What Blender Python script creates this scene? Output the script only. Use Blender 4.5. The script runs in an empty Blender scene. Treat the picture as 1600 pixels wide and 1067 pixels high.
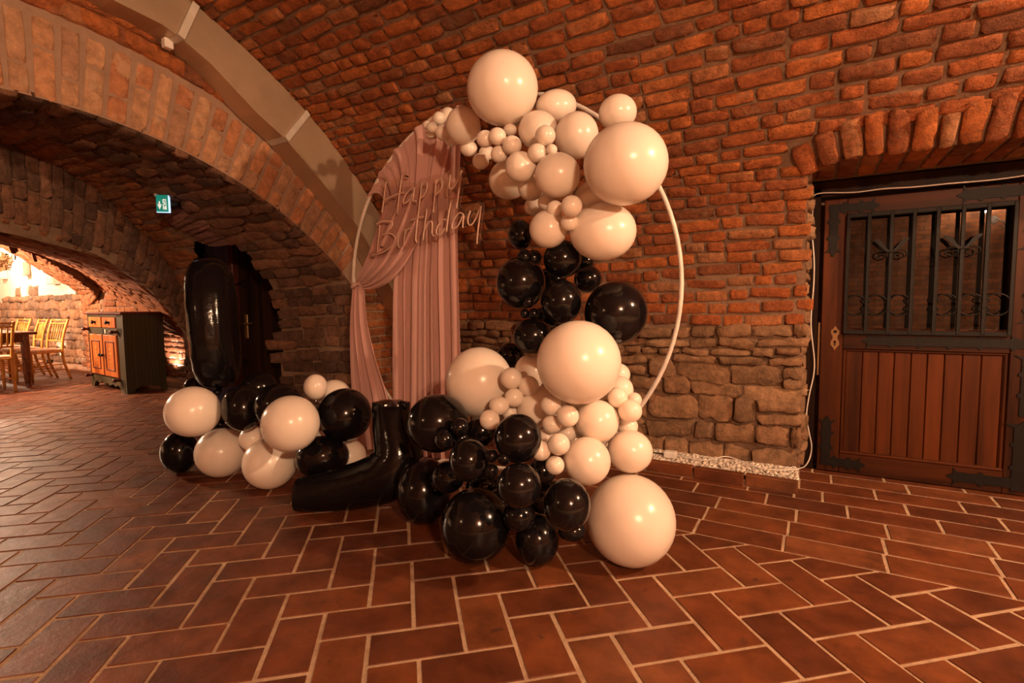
import bpy, math, random
import numpy as np
from mathutils import Matrix, Vector

S = bpy.context.scene
COL = S.collection
rng = np.random.default_rng(7)
random.seed(7)

# ------------------------------------------------------------------ camera
CAM_H, FOCAL, PITCH, ROLL, TURN = 1.1, 804.5, 0.0734, 0.0105, 0.528
cp_, sp_, cr_, sr_ = math.cos(PITCH), math.sin(PITCH), math.cos(ROLL), math.sin(ROLL)
TM = np.array([[math.cos(TURN), -math.sin(TURN), 0], [math.sin(TURN), math.cos(TURN), 0], [0, 0, 1]])
CR = TM @ np.array([cr_, -sp_ * sr_, -cp_ * sr_])
CU = TM @ np.array([sr_, sp_ * cr_, cp_ * cr_])
CF = TM @ np.array([0, cp_, -sp_])
CC = np.array([0, 0, CAM_H])
cam_data = bpy.data.cameras.new('camera')
cam_data.sensor_width = 36.0
cam_data.lens = FOCAL / 1600 * 36.0
cam_data.clip_start = 0.02
cam_ob = bpy.data.objects.new('camera', cam_data)
COL.objects.link(cam_ob)
cam_ob.matrix_world = Matrix(((CR[0], CU[0], -CF[0], 0), (CR[1], CU[1], -CF[1], 0), (CR[2], CU[2], -CF[2], CAM_H), (0, 0, 0, 1)))
S.camera = cam_ob

# ------------------------------------------------------------------ world, light, exposure
W = bpy.data.worlds.new('world')
S.world = W
W.use_nodes = True
W.node_tree.nodes['Background'].inputs[0].default_value = (0.9, 0.55, 0.38, 1)
W.node_tree.nodes['Background'].inputs[1].default_value = 0.02
S.view_settings.view_transform = 'Standard'
S.view_settings.look = 'None'
S.view_settings.exposure = 0.22
S.view_settings.gamma = 1.0
S.view_settings.use_curve_mapping = False


def point_light(name, loc, watts, col, r):
    d = bpy.data.lights.new(name, 'POINT')
    d.energy, d.color, d.shadow_soft_size = watts, col, r
    o = bpy.data.objects.new(name, d)
    o.location = loc
    COL.objects.link(o)
    return o


WARM = (1.0, 0.65, 0.385)
LAMP = (2.06, -1.42, 2.27)
point_light('sconce_light', (LAMP[0] - 0.13, LAMP[1] + 0.10, LAMP[2]), 205, WARM, 0.035)
point_light('sconce_light', (LAMP[0] + 0.13, LAMP[1] + 0.10, LAMP[2]), 205, WARM, 0.035)
point_light('side_sconce_light', (-2.6, -1.9, 1.9), 16, WARM, 0.05)
point_light('door_sconce_light', (2.55, 2.0, 2.62), 380, WARM, 0.06)
point_light('hall_light', (-10.3, 1.2, 2.1), 1150, (1.0, 0.66, 0.42), 0.12)
point_light('hall_lamp_light', (-14.2, 3.45, 2.2), 160, (1.0, 0.7, 0.48), 0.06)


# ------------------------------------------------------------------ helpers
def ray(px, py):
    return CF + CR * (px - 800) / FOCAL - CU * (py - 533.5) / FOCAL


def on(px, py, axis, val):
    """point of the plane axis = val that is seen in direction (px, py)"""
    d = ray(px, py)
    return CC + d * ((val - CC[axis]) / d[axis])


def on_plane(px, py, p0, n):
    d = ray(px, py)
    return CC + d * (np.dot(np.array(p0) - CC, n) / np.dot(d, n))


def deep(px, py, D):
    return CC + ray(px, py) * D


def proj(P):
    d = np.asarray(P, float) - CC
    w = np.maximum(d @ CF, 1e-3)
    return np.stack([800 + FOCAL * (d @ CR) / w, 533.5 - FOCAL * (d @ CU) / w, d @ CF], -1)


def link(o, parent=None):
    COL.objects.link(o)
    if parent is not None:
        o.parent = parent
    return o


def tag(o, label=None, cat=None, group=None, kind=None):
    if label:
        o['label'] = label
    if cat:
        o['category'] = cat
    if group:
        o['group'] = group
    if kind:
        o['kind'] = kind
    return o


def thing(name, label, cat, loc=(0, 0, 0), rz=0.0, group=None):
    o = bpy.data.objects.new(name, None)
    o.empty_display_size = 0.05
    o.location = loc
    o.rotation_euler = (0, 0, rz)
    link(o)
    return tag(o, label, cat, group)


def mesh_from(name, V, Fc, mat=None, smooth=False):
    me = bpy.data.meshes.new(name)
    me.from_pydata([tuple(map(float, v)) for v in V], [], [tuple(map(int, f)) for f in Fc])
    if mat:
        me.materials.append(mat)
    if smooth:
        me.polygons.foreach_set('use_smooth', [True] * len(me.polygons))
    me.update()
    return me


class MB:
    """collects simple solids and links them as ONE mesh object"""

    def __init__(self):
        self.V, self.F = [], []

    def add(self, V, Fc):
        b = len(self.V)
        self.V += [tuple(map(float, v)) for v in V]
        self.F += [tuple(int(i) + b for i in f) for f in Fc]
        return self

    def box(self, x0, x1, y0, y1, z0, z1, bev=0.0):
        if bev <= 0:
            V = [(x, y, z) for x in (x0, x1) for y in (y0, y1) for z in (z0, z1)]
            return self.add(V, [(0, 1, 3, 2), (4, 6, 7, 5), (0, 4, 5, 1), (2, 3, 7, 6), (0, 2, 6, 4), (1, 5, 7, 3)])
        c = ((x0 + x1) / 2, (y0 + y1) / 2, (z0 + z1) / 2)
        h = ((x1 - x0) / 2, (y1 - y0) / 2, (z1 - z0) / 2)
        b = min(bev, min(h) * 0.9)
        V, idx = [], {}
        for sx in (-1, 1):
            for sy in (-1, 1):
                for sz in (-1, 1):
                    for k in range(3):
                        s = (sx, sy, sz)
                        v = [c[i] + s[i] * (h[i] if i == k else h[i] - b) for i in range(3)]
                        idx[(sx, sy, sz, k)] = len(V)
                        V.append(v)
        Fs = []
        for k in range(3):
            a, d = (k + 1) % 3, (k + 2) % 3
            for s in (-1, 1):
                q = []
                for (sa, sd) in ((-1, -1), (1, -1), (1, 1), (-1, 1)):
                    t = [0, 0, 0]
                    t[k], t[a], t[d] = s, sa, sd
                    q.append(idx[(*t, k)])
                Fs.append(q if s > 0 else q[::-1])
        for k in range(3):
            a, d = (k + 1) % 3, (k + 2) % 3
            for sa in (-1, 1):
                for sd in (-1, 1):
                    q = []
                    for (sk, f) in ((-1, a), (1, a), (1, d), (-1, d)):
                        t = [0, 0, 0]
                        t[k], t[a], t[d] = sk, sa, sd
                        q.append(idx[(*t, f)])
                    Fs.append(q if sa * sd < 0 else q[::-1])
        for sx in (-1, 1):
            for sy in (-1, 1):
                for sz in (-1, 1):
                    q = [idx[(sx, sy, sz, k)] for k in range(3)]
                    Fs.append(q if sx * sy * sz > 0 else q[::-1])
        return self.add(V, Fs)

    def tube(self, P, r, seg=8, closed=False, cap=True):
        P = np.asarray(P, float)
        n = len(P)
        R = np.full(n, r) if np.isscalar(r) else np.asarray(r, float)
        T = np.roll(P, -1, 0) - np.roll(P, 1, 0) if closed else np.gradient(P, axis=0)
        T /= np.linalg.norm(T, axis=1, keepdims=True) + 1e-12
        a = np.array([0, 0, 1.0]) if abs(T[0][2]) < 0.9 else np.array([1.0, 0, 0])
        N = np.cross(T[0], a)
        N /= np.linalg.norm(N)
        V = []
        for i in range(n):
            N = N - T[i] * np.dot(N, T[i])
            N /= np.linalg.norm(N) + 1e-12
            B = np.cross(T[i], N)
            for k in range(seg):
                t = 2 * math.pi * k / seg
                V.append(P[i] + R[i] * (N * math.cos(t) + B * math.sin(t)))
        Fs = []
        for i in range(n if closed else n - 1):
            j = (i + 1) % n
            for k in range(seg):
                l = (k + 1) % seg
                Fs.append((i * seg + k, i * seg + l, j * seg + l, j * seg + k))
        if cap and not closed:
            Fs.append(tuple(range(seg))[::-1])
            Fs.append(tuple((n - 1) * seg + k for k in range(seg)))
        return self.add(V, Fs)

    def lathe(self, prof, c=(0, 0, 0), seg=16, axis=2):
        V, Fs = [], []
        n = len(prof)
        for (r, h) in prof:
            for k in range(seg):
                t = 2 * math.pi * k / seg
                v = [r * math.cos(t), r * math.sin(t), h]
                v = v if axis == 2 else ([v[0], v[2], v[1]] if axis == 1 else [v[2], v[0], v[1]])
                V.append([c[i] + v[i] for i in range(3)])
        for i in range(n - 1):
            for k in range(seg):
                l = (k + 1) % seg
                Fs.append((i * seg + k, i * seg + l, (i + 1) * seg + l, (i + 1) * seg + k))
        Fs.append(tuple(range(seg))[::-1])
        Fs.append(tuple((n - 1) * seg + k for k in range(seg)))
        return self.add(V, Fs)

    def prism(self, P2, fn, d0, d1):
        """outline P2 extruded between fn(u, v, d0) and fn(u, v, d1)"""
        n = len(P2)
        V = [fn(u, v, d0) for u, v in P2] + [fn(u, v, d1) for u, v in P2]
        Fs = [tuple(range(n)), tuple(range(2 * n - 1, n - 1, -1))]
        Fs += [(i, (i + 1) % n + 0, (i + 1) % n + n, i + n)[::-1] for i in range(n)]
        return self.add(V, Fs)

    def grid(self, P, wrap_u=False):
        """P: array [nu][nv][3]"""
        P = np.asarray(P)
        nu, nv = P.shape[:2]
        Fs = []
        for i in range(nu if wrap_u else nu - 1):
            for j in range(nv - 1):
                a, b = i * nv + j, ((i + 1) % nu) * nv + j
                Fs.append((a, b, b + 1, a + 1))
        return self.add(P.reshape(-1, 3), Fs)

    def build(self, name, mat, parent=None, smooth=False, recalc=True):
        me = mesh_from(name, self.V, self.F, mat, smooth)
        if recalc:
            import bmesh
            bm = bmesh.new()
            bm.from_mesh(me)
            bmesh.ops.recalc_face_normals(bm, faces=bm.faces)
            bm.to_mesh(me)
            bm.free()
        if smooth == 'auto':
            me.polygons.foreach_set('use_smooth', [True] * len(me.polygons))
            me.set_sharp_from_angle(angle=math.radians(40))
        return link(bpy.data.objects.new(name, me), parent)


def smooth_path(P, n=8, closed=False):
    P = np.asarray(P, float)
    m = len(P)
    out = []
    for i in range(m if closed else m - 1):
        g = (lambda k: P[k % m]) if closed else (lambda k: P[min(max(k, 0), m - 1)])
        p0, p1, p2, p3 = g(i - 1), g(i), g(i + 1), g(i + 2)
        for t in np.linspace(0, 1, n, endpoint=False):
            out.append(0.5 * ((2 * p1) + (p2 - p0) * t + (2 * p0 - 5 * p1 + 4 * p2 - p3) * t ** 2 + (3 * p1 - p0 - 3 * p2 + p3) * t ** 3))
    if not closed:
        out.append(P[-1])
    return np.array(out)


# ------------------------------------------------------------------ materials
class NT:
    def __init__(self, name):
        self.m = bpy.data.materials.new(name)
        self.m.use_nodes = True
        self.t = self.m.node_tree
        self.b = self.t.nodes['Principled BSDF']
        self.out = self.t.nodes['Material Output']

    def n(self, kind, **kw):
        x = self.t.nodes.new(kind)
        for k, v in kw.items():
            if k.startswith('i_'):
                key = k[2:]
                x.inputs[int(key) if key.isdigit() else key.replace('_', ' ')].default_value = v
            else:
                setattr(x, k, v)
        return x

    def l(self, a, b):
        self.t.links.new(a, b)

    def ramp(self, fac, stops, interp='LINEAR'):
        r = self.n('ShaderNodeValToRGB')
        e = r.color_ramp.elements
        while len(e) < len(stops):
            e.new(0.5)
        for el, (p, c) in zip(e, stops):
            el.position, el.color = p, (*c, 1)
        r.color_ramp.interpolation = interp
        self.l(fac, r.inputs[0])
        return r.outputs[0]

    def pos(self):
        return self.n('ShaderNodeNewGeometry').outputs['Position']

    def noise(self, vec, scale, detail=4, rough=0.6):
        x = self.n('ShaderNodeTexNoise', i_Scale=scale, i_Detail=detail, i_Roughness=rough)
        self.l(vec, x.inputs['Vector'])
        return x.outputs['Fac']

    def mix(self, fac, a, b, mode='MIX'):
        x = self.n('ShaderNodeMix', data_type='RGBA', blend_type=mode)
        for s, v in ((x.inputs[0], fac), (x.inputs[6], a), (x.inputs[7], b)):
            if isinstance(v, (int, float)):
                s.default_value = v
            elif isinstance(v, tuple):
                s.default_value = (*v, 1)
            else:
                self.l(v, s)
        return x.outputs[2]

    def math(self, op, a, b=0.0):
        x = self.n('ShaderNodeMath', operation=op)
        for s, v in ((x.inputs[0], a), (x.inputs[1], b)):
            if isinstance(v, (int, float)):
                s.default_value = v
            else:
                self.l(v, s)
        return x.outputs[0]

    def bump(self, h, strength, dist, prev=None):
        x = self.n('ShaderNodeBump', i_Strength=strength, i_Distance=dist)
        self.l(h, x.inputs['Height'])
        if prev is not None:
            self.l(prev, x.inputs['Normal'])
        return x.outputs[0]

    def done(self, col=None, rough=0.5, nrm=None, **kw):
        if col is not None:
            if isinstance(col, tuple):
                self.b.inputs['Base Color'].default_value = (*col, 1)
            else:
                self.l(col, self.b.inputs['Base Color'])
        if isinstance(rough, (int, float)):
            self.b.inputs['Roughness'].default_value = rough
        else:
            self.l(rough, self.b.inputs['Roughness'])
        if nrm is not None:
            self.l(nrm, self.b.inputs['Normal'])
        for k, v in kw.items():
            self.b.inputs[k.replace('_', ' ')].default_value = v
        return self.m


def piece_random(t):
    a = t.n('ShaderNodeObjectInfo').outputs['Random']
    b = t.n('ShaderNodeNewGeometry').outputs['Random Per Island']
    return t.math('FRACT', t.math('ADD', t.math('MULTIPLY', a, 7.31), b))


def masonry(name, stops, patch=None, patch_amt=0.5, mott=(0.55, 1.35), rough=0.9, bump=1.0, scale=1.0, dist=0.032):
    t = NT(name)
    p = t.pos()
    rnd = piece_random(t)
    col = t.ramp(rnd, stops)
    m = t.noise(p, 16 * scale, 7, 0.72)
    col = t.mix(1.0, col, t.ramp(m, [(0.33, (mott[0],) * 3), (0.67, (mott[1],) * 3)]), 'MULTIPLY')
    if patch:
        pn = t.noise(p, 7.0 * scale, 5, 0.7)
        f = t.ramp(pn, [(0.5 - 0.0 + 0.12 * (1 - patch_amt), (0, 0, 0)), (0.66, (patch_amt,) * 3)])
        col = t.mix(f, col, patch)
    h1 = t.noise(p, 28 * scale, 6, 0.7)
    h2 = t.noise(p, 110 * scale, 4, 0.7)
    nrm = t.bump(h2, bump * 0.7, dist * 0.4, t.bump(h1, bump, dist))
    return t.done(col, rough, nrm, Specular_IOR_Level=0.25)


M_BRICK = masonry('vault_brick', [(0.0, (0.22, 0.085, 0.042)), (0.12, (0.36, 0.115, 0.046)), (0.5, (0.44, 0.125, 0.040)), (0.8, (0.58, 0.180, 0.052)), (1.0, (0.46, 0.21, 0.10))], (0.42, 0.25, 0.15), 0.35)
M_STONE = masonry('rubble_stone', [(0.0, (0.20, 0.115, 0.065)), (0.4, (0.33, 0.19, 0.105)), (0.75, (0.28, 0.15, 0.08)), (1.0, (0.42, 0.25, 0.14))], (0.45, 0.30, 0.18), 0.3, scale=0.9, dist=0.018)
M_ARCH = masonry('arch_face_brick', [(0.0, (0.36, 0.15, 0.075)), (0.4, (0.46, 0.19, 0.085)), (0.7, (0.48, 0.26, 0.14)), (1.0, (0.30, 0.16, 0.10))], (0.55, 0.36, 0.21), 0.55, bump=0.35, mott=(0.6, 1.25))
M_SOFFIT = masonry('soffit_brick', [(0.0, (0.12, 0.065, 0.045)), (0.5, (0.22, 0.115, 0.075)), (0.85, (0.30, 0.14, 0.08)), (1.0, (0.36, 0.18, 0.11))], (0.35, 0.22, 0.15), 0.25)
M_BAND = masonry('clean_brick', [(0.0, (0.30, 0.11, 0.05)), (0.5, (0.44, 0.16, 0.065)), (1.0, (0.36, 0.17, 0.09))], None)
M_FARSTONE = masonry('far_stone', [(0.0, (0.20, 0.13, 0.09)), (0.5, (0.36, 0.22, 0.14)), (1.0, (0.46, 0.25, 0.14))], None, scale=0.8)


def mortar_mat(name, c0, c1, bump=0.8):
    t = NT(name)
    p = t.pos()
    col = t.ramp(t.noise(p, 9, 6, 0.65), [(0.3, c0), (0.7, c1)])
    nrm = t.bump(t.noise(p, 45, 6, 0.7), bump, 0.012)
    return t.done(col, 0.95, nrm, Specular_IOR_Level=0.2)


M_MORTAR = mortar_mat('lime_mortar', (0.17, 0.10, 0.065), (0.30, 0.19, 0.125))
M_MORTAR_L = mortar_mat('pale_mortar', (0.27, 0.165, 0.11), (0.36, 0.23, 0.16), 0.4)
M_GROUT = mortar_mat('floor_grout', (0.34, 0.22, 0.14), (0.62, 0.44, 0.29), 0.6)
M_PLASTER = None


def plaster_mat():
    t = NT('stained_plaster')
    p = t.pos()
    a = t.ramp(t.noise(p, 1.6, 6, 0.6), [(0.56, (0.80, 0.70, 0.58)), (0.64, (0.55, 0.40, 0.24)), (0.72, (0.30, 0.18, 0.10))])
    nrm = t.bump(t.noise(p, 12, 5), 0.3, 0.02)
    return t.done(a, 0.9, nrm)


M_PLASTER = plaster_mat()


def brick_sheet():
    """flat brickwork for the half of the vault behind the camera"""
    t = NT('distant_brickwork')
    uv = t.n('ShaderNodeUVMap').outputs[0]
    b = t.n('ShaderNodeTexBrick', i_Scale=1.0)
    b.inputs['Color1'].default_value = (0.40, 0.15, 0.065, 1)
    b.inputs['Color2'].default_value = (0.24, 0.10, 0.05, 1)
    b.inputs['Mortar'].default_value = (0.16, 0.10, 0.07, 1)
    b.inputs['Mortar Size'].default_value = 0.009
    b.inputs['Mortar Smooth'].default_value = 0.4
    b.inputs['Brick Width'].default_value = 0.25
    b.inputs['Row Height'].default_value = 0.08
    t.l(uv, b.inputs['Vector'])
    m = t.noise(t.pos(), 8, 5)
    col = t.mix(1.0, b.outputs['Color'], t.ramp(m, [(0.25, (0.55,) * 3), (0.75, (1.35,) * 3)]), 'MULTIPLY')
    nrm = t.bump(b.outputs['Fac'], -0.8, 0.015)
    return t.done(col, 0.9, t.bump(t.noise(t.pos(), 40, 4), 0.6, 0.01, nrm))


M_SHEET = brick_sheet()


def tile_mat():
    t = NT('terracotta_tile')
    p = t.pos()
    rnd = piece_random(t)
    col = t.ramp(rnd, [(0.0, (0.105, 0.029, 0.011)), (0.5, (0.140, 0.038, 0.013)), (0.85, (0.168, 0.048, 0.015)), (1.0, (0.19, 0.064, 0.024))])
    m = t.noise(p, 6, 7, 0.65)
    col = t.mix(1.0, col, t.ramp(m, [(0.3, (0.5,) * 3), (0.7, (1.35,) * 3)]), 'MULTIPLY')
    st = t.ramp(t.noise(p, 14, 4, 0.55), [(0.63, (0, 0, 0)), (0.74, (0.75,) * 3)])
    col = t.mix(st, col, (0.05, 0.022, 0.014))
    h = t.noise(p, 22, 6, 0.65)
    rough = t.ramp(t.noise(p, 10, 4), [(0.3, (0.36,) * 3), (0.7, (0.56,) * 3)])
    return t.done(col, rough, t.bump(t.noise(p, 150, 2), 0.15, 0.002, t.bump(h, 0.35, 0.006)), Specular_IOR_Level=0.42)


M_TILE = tile_mat()


def wood_mat(name, c0, c1, axis='Z', rough=0.45, sc=1.0, spec=0.25):
    t = NT(name)
    mp = t.n('ShaderNodeMapping')
    s = {'X': (1.2, 22, 22), 'Y': (22, 1.2, 22), 'Z': (22, 22, 1.2)}[axis]
    mp.inputs['Scale'].default_value = [v * sc for v in s]
    t.l(t.pos(), mp.inputs['Vector'])
    g = t.noise(mp.outputs[0], 1.0, 6, 0.65)
    w = t.n('ShaderNodeTexWave', wave_type='RINGS', i_Scale=0.35, i_Distortion=5.0, i_Detail=3.0)
    t.l(mp.outputs[0], w.inputs['Vector'])
    f = t.math('ADD', t.math('MULTIPLY', g, 0.75), t.math('MULTIPLY', w.outputs['Fac'], 0.25))
    rnd = piece_random(t)
    col = t.ramp(f, [(0.28, c0), (0.68, c1)])
    col = t.mix(1.0, col, t.ramp(rnd, [(0, (0.75,) * 3), (1, (1.2,) * 3)]), 'MULTIPLY')
    return t.done(col, rough, t.bump(g, 0.18, 0.003), Specular_IOR_Level=spec)


M_DOORV = wood_mat('door_wood_upright', (0.022, 0.006, 0.002), (0.100, 0.025, 0.006), 'Z', spec=0.15)
M_DOORH = wood_mat('door_wood_level', (0.022, 0.006, 0.002), (0.100, 0.025, 0.006), 'X', spec=0.15)
M_DARKWOOD = wood_mat('dark_wood', (0.010, 0.005, 0.004), (0.034, 0.014, 0.008), 'Z', spec=0.08)
M_TABLE = wood_mat('table_wood', (0.05, 0.018, 0.008), (0.16, 0.06, 0.025), 'X', 0.35)
M_GOLD = wood_mat('gilded_wood', (0.36, 0.17, 0.035), (0.60, 0.32, 0.08), 'Z', 0.35)
M_OLIVE = wood_mat('olive_paint', (0.036, 0.028, 0.012), (0.056, 0.043, 0.020), 'Z', 0.5)
M_ORANGE = wood_mat('orange_paint', (0.34, 0.085, 0.016), (0.52, 0.15, 0.03), 'Z', 0.45)
M_MAROON = wood_mat('maroon_paint', (0.06, 0.014, 0.010), (0.12, 0.03, 0.018), 'X', 0.4)
M_LATH = wood_mat('lath_wood', (0.12, 0.06, 0.05), (0.24, 0.12, 0.095), 'Y', 0.8)


def simple(name, col, rough=0.5, bump=None, **kw):
    t = NT(name)
    n = None
    c = col
    if bump:
        p = t.pos()
        h = t.noise(p, bump[0], 4)
        n = t.bump(h, bump[1], bump[2])
        c = t.mix(1.0, col, t.ramp(t.noise(p, bump[0] * 0.3, 4), [(0.3, (0.8,) * 3), (0.7, (1.15,) * 3)]), 'MULTIPLY')
    return t.done(c, rough, n, **kw)


M_WHITE_B = simple('white_latex', (0.86, 0.745, 0.645), 0.26, (3.0, 0.03, 0.01), Specular_IOR_Level=0.45)
M_BLACK_B = simple('black_latex', (0.006, 0.005, 0.006), 0.13, (4.0, 0.04, 0.01), Specular_IOR_Level=0.42)
M_FOIL = simple('black_foil', (0.006, 0.005, 0.006), 0.14, (9.0, 0.2, 0.02), Specular_IOR_Level=0.32)
M_RING = simple('white_enamel', (0.82, 0.74, 0.66), 0.35, (30.0, 0.05, 0.002))
M_IRON = simple('black_iron', (0.008, 0.006, 0.005), 0.5, (40.0, 0.4, 0.004), Specular_IOR_Level=0.2)
M_DUCT = simple('painted_sheet_metal', (0.50, 0.36, 0.24), 0.33, (5.0, 0.06, 0.01), Metallic=0.45)
M_DUCTDARK = simple('duct_underside', (0.30, 0.22, 0.15), 0.5, (5.0, 0.06, 0.01), Metallic=0.2)
M_CABLE = simple('white_cable', (0.80, 0.72, 0.65), 0.4, (20.0, 0.05, 0.002))
M_GRAVEL = masonry('white_gravel', [(0, (0.6, 0.48, 0.38)), (0.5, (0.78, 0.68, 0.58)), (1, (0.86, 0.78, 0.70))], None, bump=0.2)
M_CUSHION = simple('ivory_cushion', (0.75, 0.62, 0.50), 0.8, (60.0, 0.2, 0.004))
M_BRASS = simple('dull_brass', (0.32, 0.20, 0.10), 0.35, (30.0, 0.1, 0.003), Metallic=0.8)
M_BLUE = wood_mat('blue_black_paint', (0.12, 0.12, 0.24), (0.19, 0.19, 0.38), 'Z', 0.4)
M_BOX = simple('pale_grey_metal', (0.55, 0.48, 0.40), 0.45, (20.0, 0.1, 0.003))
M_TUBE = simple('neon_tube_silicone', (0.66, 0.43, 0.33), 0.35, (30.0, 0.03, 0.002))
M_SOCKET = simple('white_plastic', (0.80, 0.74, 0.68), 0.35, (30.0, 0.03, 0.002))
M_LEAF = simple('dry_leaves', (0.40, 0.24, 0.12), 0.7, (30.0, 0.2, 0.004))


def glow(name, col, strength):
    t = NT(name)
    return t.done((0.8, 0.8, 0.8), 0.4, Emission_Color=(*col, 1), Emission_Strength=strength)


M_BULB = glow('lit_bulb', (1.0, 0.66, 0.40), 60)
M_SIGN_GREEN = glow('lit_sign_green', (0.0, 0.16, 0.12), 0.8)
M_SIGN_GREEN.node_tree.nodes['Principled BSDF'].inputs['Base Color'].default_value = (0.0, 0.16, 0.11, 1)
M_SIGN_WHITE = glow('lit_sign_white', (0.75, 0.8, 0.75), 0.55)
M_SIGN_EDGE = glow('lit_sign_edge', (0.35, 0.65, 1.0), 1.1)


def fabric_mat():
    t = NT('dusty_pink_chiffon')
    p = t.pos()
    d = t.n('ShaderNodeBsdfDiffuse', i_Color=(0.74, 0.46, 0.41, 1), i_Roughness=0.6)
    tr = t.n('ShaderNodeBsdfTranslucent', i_Color=(0.66, 0.41, 0.36, 1))
    nb = t.bump(t.noise(p, 300, 2), 0.1, 0.002)
    t.l(nb, d.inputs['Normal'])
    mx = t.n('ShaderNodeMixShader', i_0=0.3)
    t.l(d.outputs[0], mx.inputs[1])
    t.l(tr.outputs[0], mx.inputs[2])
    t.l(mx.outputs[0], t.out.inputs['Surface'])
    return t.m


M_FABRIC = fabric_mat()


def clear_mat(name, tint, rough=0.02):
    t = NT(name)
    g = t.n('ShaderNodeBsdfGlossy', i_Color=(1, 1, 1, 1), i_Roughness=rough)
    tr = t.n('ShaderNodeBsdfTransparent', i_Color=(*tint, 1))
    lw = t.n('ShaderNodeLayerWeight', i_Blend=0.5)
    mx = t.n('ShaderNodeMixShader')
    t.l(t.math('ADD', t.math('MULTIPLY', t.math('POWER', lw.outputs['Facing'], 4.0), 0.7), 0.085), mx.inputs[0])
    t.l(tr.outputs[0], mx.inputs[1])
    t.l(g.outputs[0], mx.inputs[2])
    t.l(mx.outputs[0], t.out.inputs['Surface'])
    return t.m


M_ACRYLIC = clear_mat('clear_acrylic', (0.97, 0.95, 0.93))


def pane_mat():
    t = NT('dark_door_glass')
    return t.done((0.010, 0.008, 0.007), 0.015, None, Specular_IOR_Level=0.35, Coat_Weight=1.0, Coat_Roughness=0.01, Coat_IOR=1.5)


M_PANE = pane_mat()


# ------------------------------------------------------------------ masonry pieces
def piece_base(seed, nx=5, ny=4, jag=0.035, relief=0.35, edge=0.5):
    """one rough block: front grid (z about 1) with lowered ragged rim and a skirt"""
    r = np.random.default_rng(seed)
    V, Fc = [], []
    for j in range(ny):
        for i in range(nx):
            x, y = i / (nx - 1) - 0.5, j / (ny - 1) - 0.5
            rim = i in (0, nx - 1) or j in (0, ny - 1)
            corner = i in (0, nx - 1) and j in (0, ny - 1)
            if not rim:
                x *= 1.62 if nx == 5 else 1.42
                y *= 2.25
                x = max(-0.44, min(0.44, x))
            z = (1.0 + r.uniform(-relief, relief * 0.4)) if not rim else edge * r.uniform(0.6, 1.1)
            k = jag * (1.0 if not corner else 1.3)
            x, y = x + r.uniform(-k, k) * 0.7, y + r.uniform(-k, k) * 1.6
            if corner:
                x *= 0.985
                y *= 0.95
            V.append((x, y, z))
    for j in range(ny - 1):
        for i in range(nx - 1):
            a = j * nx + i
            Fc.append((a, a + 1, a + nx + 1, a + nx))
    loop = [i for i in range(nx)] + [j * nx + nx - 1 for j in range(1, ny)] + [(ny - 1) * nx + i for i in range(nx - 2, -1, -1)] + [j * nx for j in range(ny - 2, 0, -1)]
    b = len(V)
    for k in loop:
        V.append((V[k][0] * 1.03, V[k][1] * 1.05, -0.7))
    m = len(loop)
    for k in range(m):
        Fc.append((loop[k], b + k, b + (k + 1) % m, loop[(k + 1) % m]))
    return np.array(V), Fc


BASES = {
    'brick': [piece_base(100 + k, 5, 4, 0.030, 0.30, 0.72) for k in range(18)],
    'arch': [piece_base(200 + k, 5, 4, 0.022, 0.15, 0.6) for k in range(10)],
    'stone': [piece_base(300 + k, 6, 4, 0.075, 0.45, 0.35) for k in range(16)],
}
_mesh_cache = {}


def piece_mesh(kind, k, mat):
    key = (kind, k, mat.name)
    if key not in _mesh_cache:
        V, Fc = BASES[kind][k]
        _mesh_cache[key] = mesh_from(kind, V, Fc, mat, True)
    return _mesh_cache[key]


def lay(parent, kind, name, mat, items, keep=300, margin=800, mass='brickwork'):
    """items: (centre, u, v, n) with u, v, n scaled to the piece; the ones that show largest become objects, the rest one mesh"""
    if not items:
        return 0
    A = np.array([np.concatenate(i) for i in items], float)
    c, u, v = A[:, 0:3], A[:, 3:6], A[:, 6:9]
    p0 = proj(c)
    a1, a2 = proj(c + u / 2) - proj(c - u / 2), proj(c + v / 2) - proj(c - v / 2)
    area = np.abs(a1[:, 0] * a2[:, 1] - a1[:, 1] * a2[:, 0])
    seen = (p0[:, 2] > 0.3) & (p0[:, 0] > -margin) & (p0[:, 0] < 1600 + margin) & (p0[:, 1] > -margin) & (p0[:, 1] < 1067 + margin)
    inside = seen & (p0[:, 0] > -15) & (p0[:, 0] < 1615) & (p0[:, 1] > -10) & (p0[:, 1] < 1077)
    order = np.argsort(-np.where(inside, area, -1))
    nb = len(BASES[kind])
    n_obj = 0
    rest = []
    for r, i in enumerate(order):
        if not seen[i]:
            continue
        if inside[i] and n_obj < keep and area[i] > 45:
            o = bpy.data.objects.new(name, piece_mesh(kind, int(rng.integers(nb)), mat))
            x = A[i]
            flip = 1 if rng.random() < 0.5 else -1
            o.parent = parent
            o.matrix_local = Matrix(((x[3] * flip, x[6] * flip, x[9], x[0]), (x[4] * flip, x[7] * flip, x[10], x[1]), (x[5] * flip, x[8] * flip, x[11], x[2]), (0, 0, 0, 1)))
            COL.objects.link(o)
            n_obj += 1
        else:
            rest.append(i)
    if rest:
        VV, FF, b = [], [], 0
        for i in rest:
            V, Fc = BASES[kind][int(rng.integers(nb))]
            x = A[i]
            f = 1 if rng.random() < 0.5 else -1
            VV.append(x[0:3] + f * V[:, 0:1] * x[3:6] + f * V[:, 1:2] * x[6:9] + V[:, 2:3] * x[9:12])
            FF += [tuple(q + b for q in fc) for fc in Fc]
            b += len(V)
        me = mesh_from(mass, np.concatenate(VV), FF, mat, kind != 'tile')
        o = bpy.data.objects.new(mass, me)
        o['kind'] = 'stuff'
        link(o, parent)
    return n_obj


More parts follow.
